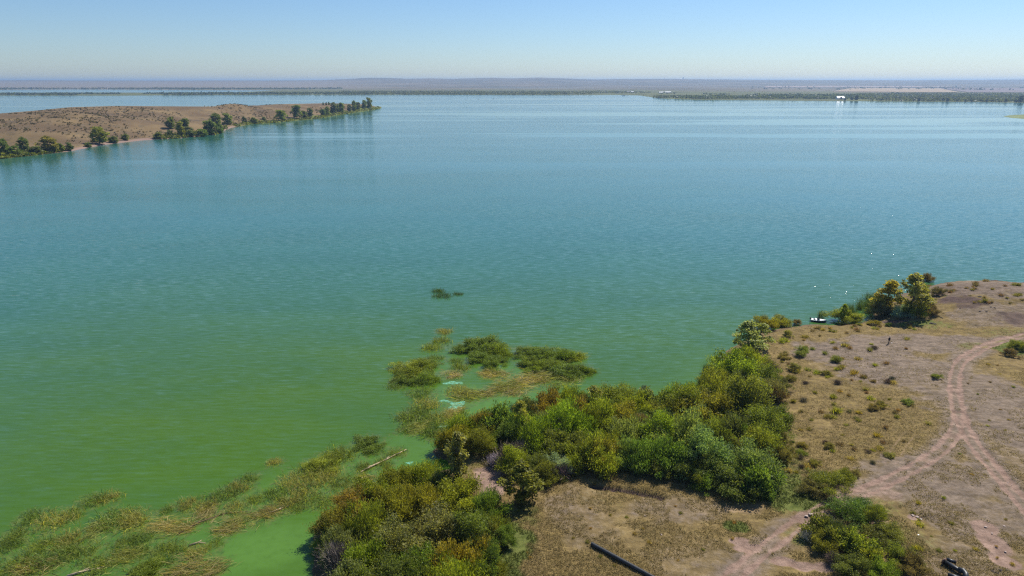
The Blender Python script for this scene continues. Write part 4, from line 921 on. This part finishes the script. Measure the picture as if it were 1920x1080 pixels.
# ------------------------------------------------------------------ woods of the far shore
def far_points(n, px0, px1, d0, d1, seed, power=1.0, thr=None):
    r = np.random.default_rng(seed); k = r.uniform(kpx(px0), kpx(px1), n); d = d0 + (d1 - d0) * r.random(n) ** power; y = np.interp(k, SK, SY) + d; x = k * y
    if thr is not None:
        s = fbm(x * .0022, y * .0042, 3) > thr; x, y = x[s], y[s]
    z = zfar(x, y); s = z > .3; return np.stack([x, y, z], -1)[s]
def wood(pts, lo, hi, seed, col, label):
    o = add('far_wood', tuft_cloud(pts, np.random.default_rng(seed).uniform(lo, hi, len(pts)), seed + 1, 5), None, kind='stuff', label=label, cat='wood'); o.color = (*col, 1)
wood(far_points(3000, -60, 700, 30, 420, 60, 1.0, -.12), 6, 11, 61, (.075, .095, .034), 'dark strip of wood on the far shore left of the lake')
wood(far_points(2600, -60, 640, 2050, 2700, 62, 1.0, -.2), 8, 14, 63, (.075, .090, .036), 'thin wood beyond the far channel')
wood(far_points(5200, 640, 1240, 25, 1100, 64, 1.5, -.05), 4, 8, 65, (.100, .110, .034), 'scrubby wood along the middle of the far shore')
wood(far_points(3600, 1225, 1640, 60, 1000, 66, 1.2, -.02), 6, 11, 67, (.080, .100, .034), 'wood behind the houses of the far shore')
wood(far_points(3600, 1600, 1990, 12, 1300, 68, 1.2, -.06), 5, 10, 69, (.085, .098, .036), 'loose trees along the far shore below the fields')
wood(far_points(500, 1400, 1950, 2600, 5200, 70, 1.0, .18), 8, 16, 71, (.050, .060, .030), 'distant shelterbelts between the fields')
for (px, py, h) in [(1914, 192, 12), (1886, 191.5, 6), (1776, 190.5, 7), (1768, 190, 6), (1722, 190, 7), (1606, 188, 9), (1597, 188.5, 6), (1584, 189, 5), (1850, 191, 5), (1904, 192, 6), (1810, 191, 4), (1822, 191, 4)]:
    p = at(px, py - .4, 1.0); p[2] = zfar(p[0:1], p[1:2])[0]; mm = mpp(p); me, tr, li = random.choice(BROAD); f = h * mm / 14.6
    plant('far_tree', p, [('crown', me), ('trunk', tr), ('limb', li)], (.05, .066, .024), random.uniform(0, 6), (f * 1.3, f * 1.3, f), 'single dark tree on the far shore waterline below the fields', 'tree', 'single trees of the far shore')

# ------------------------------------------------------------------ houses of the far shore
M_WALL = plain('whitewash', (0.62, 0.60, 0.56), .8, .1, .3); M_ROOFW = plain('pale_sheet_roof', (0.74, 0.74, 0.74), .5, .06, .3); M_ROOFD = plain('grey_roof', (0.16, 0.14, 0.14), .7, .1, .3); M_PANE = plain('dark_pane', (0.03, 0.035, 0.04), .2, .1)
M_METAL = plain('grey_steel', (0.25, 0.26, 0.28), .5, .1)
def house(px, py, wpx, hh, dep, label, roof=None, rz=0.0, n_win=4):
    p = at(px, py, 2.0); p[2] = zfar(p[0:1], p[1:2])[0]; w = wpx * mpp(p)
    e = empty('house', p, rz, label=label, cat='house', group='houses of the far shore')
    add('wall', MB().box((0, 0, hh / 2), (w, dep, hh)).mesh('wall'), M_WALL, e)
    q, t = w / 2 + .6, dep / 2 + .6; rh = dep * .38
    add('roof', MB().poly([(-q, -t, hh - .1), (q, -t, hh - .1), (q, t, hh - .1), (-q, t, hh - .1), (-q, 0, hh + rh), (q, 0, hh + rh)], [(0, 1, 5, 4), (2, 3, 4, 5), (1, 2, 5), (3, 0, 4), (3, 2, 1, 0)]).mesh('roof'), roof or M_ROOFW, e)
    for i in range(n_win):
        add('window', MB().box(((i + .5) / n_win * w - w / 2, -dep / 2 - .04, hh * .55), (w / n_win * .4, .1, hh * .4)).mesh('window'), M_PANE, e)
    add('door', MB().box((w * .48 - w / n_win * .5 + w / n_win * .42, -dep / 2 - .05, hh * .36), (1.1, .1, hh * .72)).mesh('door'), M_PANE, e)
    return e
# large house with a wide pale roof and a dark gable in its middle
e = house(1575, 185.8, 13, 4.6, 16, 'house with wide pale roof and dark central gable on the far waterline', n_win=6)
w = 13 * mpp(at(1575, 185.8, 2))
add('gable', MB().poly([(-4.5, -9.4, 4.4), (4.5, -9.4, 4.4), (0, -9.4, 9.0), (-4.5, -2, 4.4), (4.5, -2, 4.4), (0, -1, 9.0)], [(0, 1, 2), (1, 4, 5, 2), (0, 2, 5, 3)]).mesh('gable'), M_ROOFD, e)
add('gable_wall', MB().poly([(-3.6, -9.6, 0), (3.6, -9.6, 0), (3.6, -9.6, 4.6), (0, -9.6, 7.6), (-3.6, -9.6, 4.6)], [(0, 1, 2, 3, 4)]).mesh('gable_wall'), M_PANE, e)
house(1327, 182.2, 5, 3.2, 8, 'small white cabin near the marshy corner of the far shore', n_win=3)
house(1411, 182.2, 9, 3.0, 9, 'long white shed among the far shore trees', n_win=5)
house(1240, 174.6, 9, 4.0, 10, 'long white barn behind the marshy corner, beside its twin', n_win=6)
house(1252, 174.4, 11, 4.4, 10, 'longer white barn with dark-edged roof behind the marshy corner', n_win=8)
house(1178, 173.6, 6, 5.5, 10, 'grey-roofed lodge on the far waterline above the jetty', M_ROOFD, n_win=4)
house(1186, 173.4, 5, 4.5, 8, 'white-roofed lodge beside the grey-roofed lodge', n_win=3)
for (px, py, wp, hh, lab) in [(1268, 158.9, 4, 14, 'white grain store on the distant plain'), (1275, 159.1, 5, 8, 'low white hall in front of the distant elevator'), (1291, 158.6, 4, 12, 'white hall at the edge of the distant settlement'), (1246, 159.4, 2.2, 8, 'lone white hut on the distant plain'),
                              (1770, 153.6, 5, 10, 'white sheds on the right horizon'), (1785, 153.5, 6, 9, 'long white hall on the right horizon'), (1808, 152.6, 3, 16, 'dark tall barn on the right horizon'), (1480, 155.4, 2.5, 9, 'lone white hut before the horizon')]:
    house(px, py, wp, hh, 18, lab, n_win=3)
p = at(1280, 159.0, 2); p[2] = zfar(p[0:1], p[1:2])[0]; e = empty('grain_elevator', p, label='tall grey grain elevator tower on the distant plain', cat='tower')
add('tower', MB().box((0, 0, 17), (14, 14, 34)).mesh('tower'), M_METAL, e); add('cap', MB().box((0, 0, 37), (9, 9, 6)).mesh('cap'), M_METAL, e)
p = at(1824, 153.0, 2); p[2] = zfar(p[0:1], p[1:2])[0]; e = empty('radio_mast', p, label='thin radio mast on the right horizon', cat='mast')
add('mast', MB().ring_tube([(0, 0, 0), (0, 0, 62)], [2.2, .8], 4).mesh('mast'), M_METAL, e)
# jetty under the lodges
p = at(1172, 179.4); e = empty('jetty', (p[0], p[1], 0), label='dark jetty with white cabin roof on the far waterline', cat='jetty')
add('deck', MB().box((0, 0, .8), (34, 5, .3)).mesh('deck'), M_DARKWOOD, e); add('cabin', MB().box((-6, 2, 2.3), (12, 4, 2.7)).mesh('cabin'), M_WALL, e)
for i in range(5): add('post', MB().ring_tube([(-15 + 7.5 * i, -2, -1), (-15 + 7.5 * i, -2, .9)], .25, 6).mesh('post'), M_DARKWOOD, e)
for (px, py) in [(897, 186.6), (925, 185.4)]:
    p = at(px, py); e = empty('rowing_boat', (p[0], p[1], 0), .2, 1.0, label='tiny dark rowing boat far out on the lake', cat='boat', group='rowing boats far out')
    add('hull', MB().poly([(-2.6, -.8, .6), (1.6, -.8, .6), (3, 0, .8), (1.6, .8, .6), (-2.6, .8, .6), (-2.4, -.5, -.1), (1.4, -.5, -.1), (2.5, 0, 0), (1.4, .5, -.1), (-2.4, .5, -.1)],
        [(5, 6, 1, 0), (6, 7, 2, 1), (7, 8, 3, 2), (8, 9, 4, 3), (9, 5, 0, 4), (9, 8, 7, 6, 5)]).mesh('hull'), M_DARKWOOD, e)
    add('bench', MB().box((-.4, 0, .42), (.4, 1.3, .06)).mesh('bench'), M_DARKWOOD, e)

# ------------------------------------------------------------------ motor boat moored at the bank
M_HULL = plain('dark_blue_hull', (0.02, 0.03, 0.06), .35, .1); M_DECK = plain('white_gelcoat', (0.82, 0.82, 0.80), .3, .04); M_GLASS = plain('smoked_glass', (0.04, 0.06, 0.07), .08, .1); M_BLACK = plain('black_plastic', (0.012, 0.012, 0.013), .4, .2)
p = at(1535, 604); BZ = math.atan2(-.75, 1.0)
e = empty('motor_boat', (p[0], p[1] + .4, .0), R(-24), .8, label='small white-decked motor boat with dark hull moored at the bank', cat='boat')
st = [(-2.2, .86, .55), (-1, .95, .55), (.3, .92, .6), (1.2, .68, .66), (1.9, .34, .74), (2.35, .03, .82)]
def sect(f, z0): return [(x, s * wd * f, (zt if z0 is None else z0)) for x, wd, zt in st for s in (-1, 1)]
V = sect(1, None) + sect(.92, .25) + sect(.55, -.18); F = []
n = len(st)
for i in range(n - 1):
    for lv in range(2):
        b0, b1 = lv * 2 * n, (lv + 1) * 2 * n
        F += [(b0 + 2 * i, b0 + 2 * i + 2, b1 + 2 * i + 2, b1 + 2 * i), (b0 + 2 * i + 3, b0 + 2 * i + 1, b1 + 2 * i + 1, b1 + 2 * i + 3)]
    F.append((4 * n + 2 * i, 4 * n + 2 * i + 2, 4 * n + 2 * i + 3, 4 * n + 2 * i + 1))
F += [(0, 2 * n, 2 * n + 1, 1), (2 * n, 4 * n, 4 * n + 1, 2 * n + 1)]
add('hull', MB().poly(V, F).mesh('hull'), M_HULL, e)
dk = [(x, s * wd * 1.02, zt + .03 + (.10 if x > .2 else 0) * (1 - abs(0))) for x, wd, zt in st[2:] for s in (-1, 1)]
add('foredeck', MB().poly(dk, [(2 * i, 2 * i + 2, 2 * i + 3, 2 * i + 1) for i in range(3)]).mesh('foredeck'), M_DECK, e)
for s in (-1, 1): add('gunwale', MB().ring_tube([(x, s * wd, zt + .03) for x, wd, zt in st], .07, 6).mesh('gunwale'), M_DECK, e)
add('cockpit_floor', MB().box((-.95, 0, .2), (2.4, 1.6, .06)).mesh('cockpit_floor'), M_DECK, e)
add('windshield', MB().poly([(.5, -.8, .72), (.5, .8, .72), (.15, .7, 1.12), (.15, -.7, 1.12), (-.3, -.88, .66), (-.3, -.78, 1.0), (-.3, .88, .66), (-.3, .78, 1.0)], [(0, 1, 2, 3), (4, 0, 3, 5), (1, 6, 7, 2)]).mesh('windshield'), M_GLASS, e)
for y_ in (-.4, .4): add('seat', MB().box((-.6, y_, .42), (.5, .55, .4)).box((-.86, y_, .78), (.1, .55, .4)).mesh('seat'), M_DECK, e)
add('stern_bench', MB().box((-1.75, 0, .42), (.6, 1.55, .4)).mesh('stern_bench'), M_DECK, e)
add('outboard_motor', MB().box((-2.42, 0, .95), (.42, .36, .42)).box((-2.42, 0, .35), (.16, .14, .9)).mesh('outboard_motor'), M_BLACK, e)

# ------------------------------------------------------------------ the walking person
def skinned(name, pts, edges, rad, root=0):
    me = bpy.data.meshes.new(name); me.from_pydata(pts, edges, []); o = bpy.data.objects.new(name, me); COL.objects.link(o)
    md = o.modifiers.new('skin', 'SKIN'); md.use_smooth_shade = True
    for i, v in enumerate(me.skin_vertices[0].data): v.radius = (rad[i], rad[i]); v.use_root = (i == root)
    ss = o.modifiers.new('sub', 'SUBSURF'); ss.levels = 1; ss.render_levels = 1
    dg = bpy.context.evaluated_depsgraph_get(); new = bpy.data.meshes.new_from_object(o.evaluated_get(dg)); bpy.data.objects.remove(o); new.name = name; return new
M_SKIN = plain('skin', (0.45, 0.27, 0.19), .6, .08); M_CLOTH = plain('black_cloth', (0.012, 0.012, 0.016), .9, .3); M_TROU = plain('dark_trousers', (0.016, 0.016, 0.020), .9, .3); M_HAIR = plain('dark_hair', (0.02, 0.015, 0.012), .6, .2)
J = {'pel': (0, 0, .95), 'belly': (0, .01, 1.12), 'chest': (0, .02, 1.34), 'neck': (0, .03, 1.50), 'head0': (0, .05, 1.58), 'head1': (0, .06, 1.70)}
pts, rad, ed = [], [], []
def jt(p, r_, par=None):
    pts.append(p); rad.append(r_)
    if par is not None: ed.append((par, len(pts) - 1))
    return len(pts) - 1
a0 = jt(J['pel'], .145); a1 = jt(J['belly'], .13, a0); a2 = jt(J['chest'], .16, a1); a3 = jt(J['neck'], .06, a2); a4 = jt(J['head0'], .085, a3); a5 = jt((0, .06, 1.67), .10, a4); jt((0, .05, 1.74), .07, a5)
jt((0, .155, 1.64), .018, a5)
for s in (-1, 1):
    sh = jt((s * .19, .01, 1.42), .062, a2); el = jt((s * .25, -.03 * s, 1.14), .046, sh); wr = jt((s * .24, .08 + .06 * s, .90), .03, el); pm = jt((s * .235, .10 + .06 * s, .82), .034, wr)
    for q, (dx, l) in enumerate(((-.03, .075), (-.01, .085), (.01, .08), (.028, .065))):
        f1 = jt((s * .235 + .3 * dx, .10 + .06 * s + dx, .82 - l * .55), .009, pm); jt((s * .23 + .3 * dx, .105 + .06 * s + dx, .82 - l), .008, f1)
    th = jt((s * .21, .15 + .06 * s, .84), .010, wr); jt((s * .205, .17 + .06 * s, .80), .009, th)
    hp = jt((s * .10, 0, .88), .095, a0); kn = jt((s * .11, .10 * s + .03, .50), .062, hp); an = jt((s * .11, .17 * s - .02, .09), .042, kn); jt((s * .12, .17 * s + .14, .04), .035, an)
p = on_ground(1666, 645)
pe = empty('person', p, R(200), 1.0, label='person in dark clothes walking across the dry shore', cat='person')
add('body', skinned('body', pts, ed, rad), M_SKIN, pe)
jp = [(0, 0, .92), (0, .01, 1.12), (0, .02, 1.36), (0, .025, 1.47)]; je = [(0, 1), (1, 2), (2, 3)]; jr = [.175, .16, .185, .085]
tp = [(0, 0, .95)]; te = []; trr = [.16]
for s in (-1, 1):
    b0 = len(jp); jp += [(s * .195, .01, 1.42), (s * .25, -.03 * s, 1.14), (s * .24, .08 + .06 * s, .90)]; je += [(2, b0), (b0, b0 + 1), (b0 + 1, b0 + 2)]; jr += [.082, .064, .05]
    b0 = len(tp); tp += [(s * .10, 0, .88), (s * .11, .10 * s + .03, .50), (s * .11, .17 * s - .02, .08)]; te += [(0, b0), (b0, b0 + 1), (b0 + 1, b0 + 2)]; trr += [.112, .08, .066]
add('jacket', skinned('jacket', jp, je, jr), M_CLOTH, pe); add('trousers', skinned('trousers', tp, te, trr), M_TROU, pe)
add('hair', skinned('hair', [(0, .03, 1.64), (0, .035, 1.71), (0, .05, 1.77)], [(0, 1), (1, 2)], [.095, .112, .07]), M_HAIR, pe)
for s in (-1, 1): add('shoe', skinned('shoe', [(s * .11, .17 * s - .06, .05), (s * .12, .17 * s + .06, .045), (s * .125, .17 * s + .19, .035)], [(0, 1), (1, 2)], [.052, .05, .035]), M_CLOTH, pe)

# ------------------------------------------------------------------ black pipes lying on the dry grass
M_PIPE = plain('black_pipe', (0.018, 0.020, 0.021), .45, .35, 2.0); M_RUST = plain('rusty_flange', (0.16, 0.09, 0.06), .8, .3, 5.0)
def g(px, py, up=0.0): q = on_ground(px, py); return np.array([q[0], q[1], q[2] + up])
a, b_ = g(1110, 1024), g(1262, 1108); PR = .27
e = empty('long_pipe', (*a[:2], a[2]), label='long straight black pipe lying on the dry clearing', cat='pipe')
d = b_ - a; n = 14
zz = [max(zland(np.array([a[0] + d[0] * t]), np.array([a[1] + d[1] * t]))[0] for t in np.linspace(0, 1, 9))]
L0 = lambda t: np.array([d[0] * t, d[1] * t, PR * .8 + (b_[2] - a[2]) * t])
mb = MB().ring_tube([L0(t) for t in np.linspace(0, 1, n)], PR, 18, cap=False); mb.ring_tube([L0(t) for t in np.linspace(0, 1, n)], PR * .86, 18, cap=False); add('pipe_wall', mb.mesh('pipe_wall', True), M_PIPE, e)
add('collar', MB().ring_tube([L0(-.006), L0(.012)], PR * 1.07, 18, cap=False).mesh('collar', True), M_PIPE, e); add('collar', MB().ring_tube([L0(.45), L0(.462)], PR * 1.06, 18).mesh('collar', True), M_PIPE, e)
o = g(1770, 1062); e = empty('bent_pipe', o, label='heap of black pipes with an elbow and flanged end beside the scrub', cat='pipe')
w = lambda px, py, z: g(px, py) - o + [0, 0, z]
add('pipe', MB().ring_tube([w(1771, 1060, .4), w(1790, 1072, .42), w(1802, 1078, .45)], .28, 14).mesh('pipe', True), M_PIPE, e)
add('pipe', MB().ring_tube([w(1776, 1082, .3), w(1800, 1090, .3)], .26, 14).mesh('pipe', True), M_PIPE, e)
add('elbow', MB().ring_tube([w(1795, 1076, .5), w(1804, 1077, .55), w(1809, 1084, .5), w(1810, 1094, .3)], .33, 14).mesh('elbow', True), M_PIPE, e)
add('pipe', MB().ring_tube([w(1773, 1056, .5), w(1790, 1062, .5)], .22, 12).mesh('pipe', True), M_PIPE, e)
add('flange', MB().ring_tube([w(1768, 1058, .42), w(1769.5, 1059, .42)], .42, 14).mesh('flange', True), M_RUST, e)
add('flange', MB().ring_tube([w(1790, 1061.5, .5), w(1791.5, 1062, .5)], .36, 14).mesh('flange', True), M_RUST, e)

# ------------------------------------------------------------------ stones, clods and litter
M_STONE = plain('pale_stone', (0.36, 0.28, 0.24), .9, .2, 4.0); M_CLOD = plain('dark_clod', (0.045, 0.032, 0.026), .95, .3, 4.0); M_WHITE = plain('white_litter', (0.80, 0.79, 0.76), .6, .05)
def rock(seed):
    r = np.random.default_rng(seed); mb = MB(); n = 7
    V = [(0, 0, .55 * r.uniform(.7, 1.2))]
    for z, q in ((.38, .7), (-.1, 1.0)):
        for j in range(n): a = 6.283 * j / n + r.uniform(-.2, .2); u = q * r.uniform(.7, 1.25); V.append((u * math.cos(a), u * math.sin(a), z * r.uniform(.7, 1.2)))
    F = [(0, 1 + j, 1 + (j + 1) % n) for j in range(n)] + [(1 + j, 8 + j, 8 + (j + 1) % n, 1 + (j + 1) % n) for j in range(n)]
    return mb.poly(V, F).mesh('stone')
RK = [rock(i) for i in range(5)]
for m_ in RK: m_.materials.append(M_STONE)
RKD = [rock(20 + i) for i in range(4)]
for m_ in RKD: m_.materials.append(M_CLOD)
def stone(px, py, s, meshes, name, label, cat, group):
    p = on_ground(px, py); o = add(name, random.choice(meshes), None, label=label, cat=cat, group=group); o.location = p; o.rotation_euler = (0, 0, random.uniform(0, 6)); o.scale = (s * random.uniform(.8, 1.3), s, s * random.uniform(.5, .8))
for (x, y, s) in [(1209, 968, .3), (1240, 1003, .28), (1190, 938, .12), (1150, 945, .1), (1655, 640, .2), (1620, 655, .16), (1551, 650, .18), (1645, 718, .3), (1640, 722, .26), (1720, 970, .5), (1711, 967, .45), (1520, 965, .6), (1512, 969, .5), (1524, 973, .5), (1848, 988, .3), (1883, 986, .3), (1860, 1000, .2),
                  (1890, 905, .16), (1897, 910, .14), (1765, 935, .14), (1772, 950, .14), (1803, 940, .12), (1740, 870, .14), (1730, 880, .12), (1784, 1013, .12), (1786, 593, .35), (1843, 584, .3), (1738, 559, .4), (1712, 587, .35), (1885, 1036, .25), (1871, 640, .2)]:
    stone(x, y, s * .55, RK, 'stone', 'pale stone half sunk in the dry ground', 'stone', 'loose pale stones')
for (x, y, s) in [(1747, 607, .6), (1752, 608, .5), (1838, 557, .55), (1846, 558, .5), (1520, 617, .3), (1537, 619, .3), (1558, 619, .3), (1590, 626, .28), (1556, 640, .45), (1560, 642, .3), (1683, 666, .26), (1689, 668, .22), (1690, 630, .2), (1865, 578, .4), (1858, 576, .4), (1850, 585, .4), (1838, 584, .4),
                  (1800, 580, .4), (1870, 1075, .3), (1876, 1070, .3), (1862, 1072, .3), (1888, 1070, .25)]:
    stone(x, y, s * .9, RKD, 'earth_clod', 'dark clod of earth lying on the dry ground', 'clod', 'dark earth clods')
for (x, y, s, lab) in [(1726, 974, .16, 'small white litter beside the scrub patch'), (1672, 644, .14, 'white litter at the walking person\'s feet'), (1722, 1003, .14, 'white litter near the yellow tussock'), (1560, 643, .16, 'white litter by the dark clods')]:
    stone(x, y, s, [rock(int(x))], 'litter', lab, 'litter', 'scattered litter')
for o in bpy.data.objects:
    if o.name.startswith('litter') and not o.data.materials: o.data.materials.append(M_WHITE)

# ------------------------------------------------------------------ air: haze box round camera and scene, sky outside
me = MB().box((0, 10000, 55), (62000, 24000, 118)).mesh('haze')
m = bpy.data.materials.new('haze'); m.use_nodes = True; nt = m.node_tree; nt.nodes.remove(nt.nodes['Principled BSDF'])
pv = N(nt, 'ShaderNodeVolumePrincipled'); pv.inputs['Color'].default_value = (0.40, 0.59, 0.86, 1); pv.inputs['Density'].default_value = 8.0e-5; pv.inputs['Anisotropy'].default_value = 0.3
nt.links.new(pv.outputs[0], nt.nodes['Material Output'].inputs['Volume'])
add('haze', me, m, kind='stuff', label='thin blue air haze over lake and plains', cat='haze')
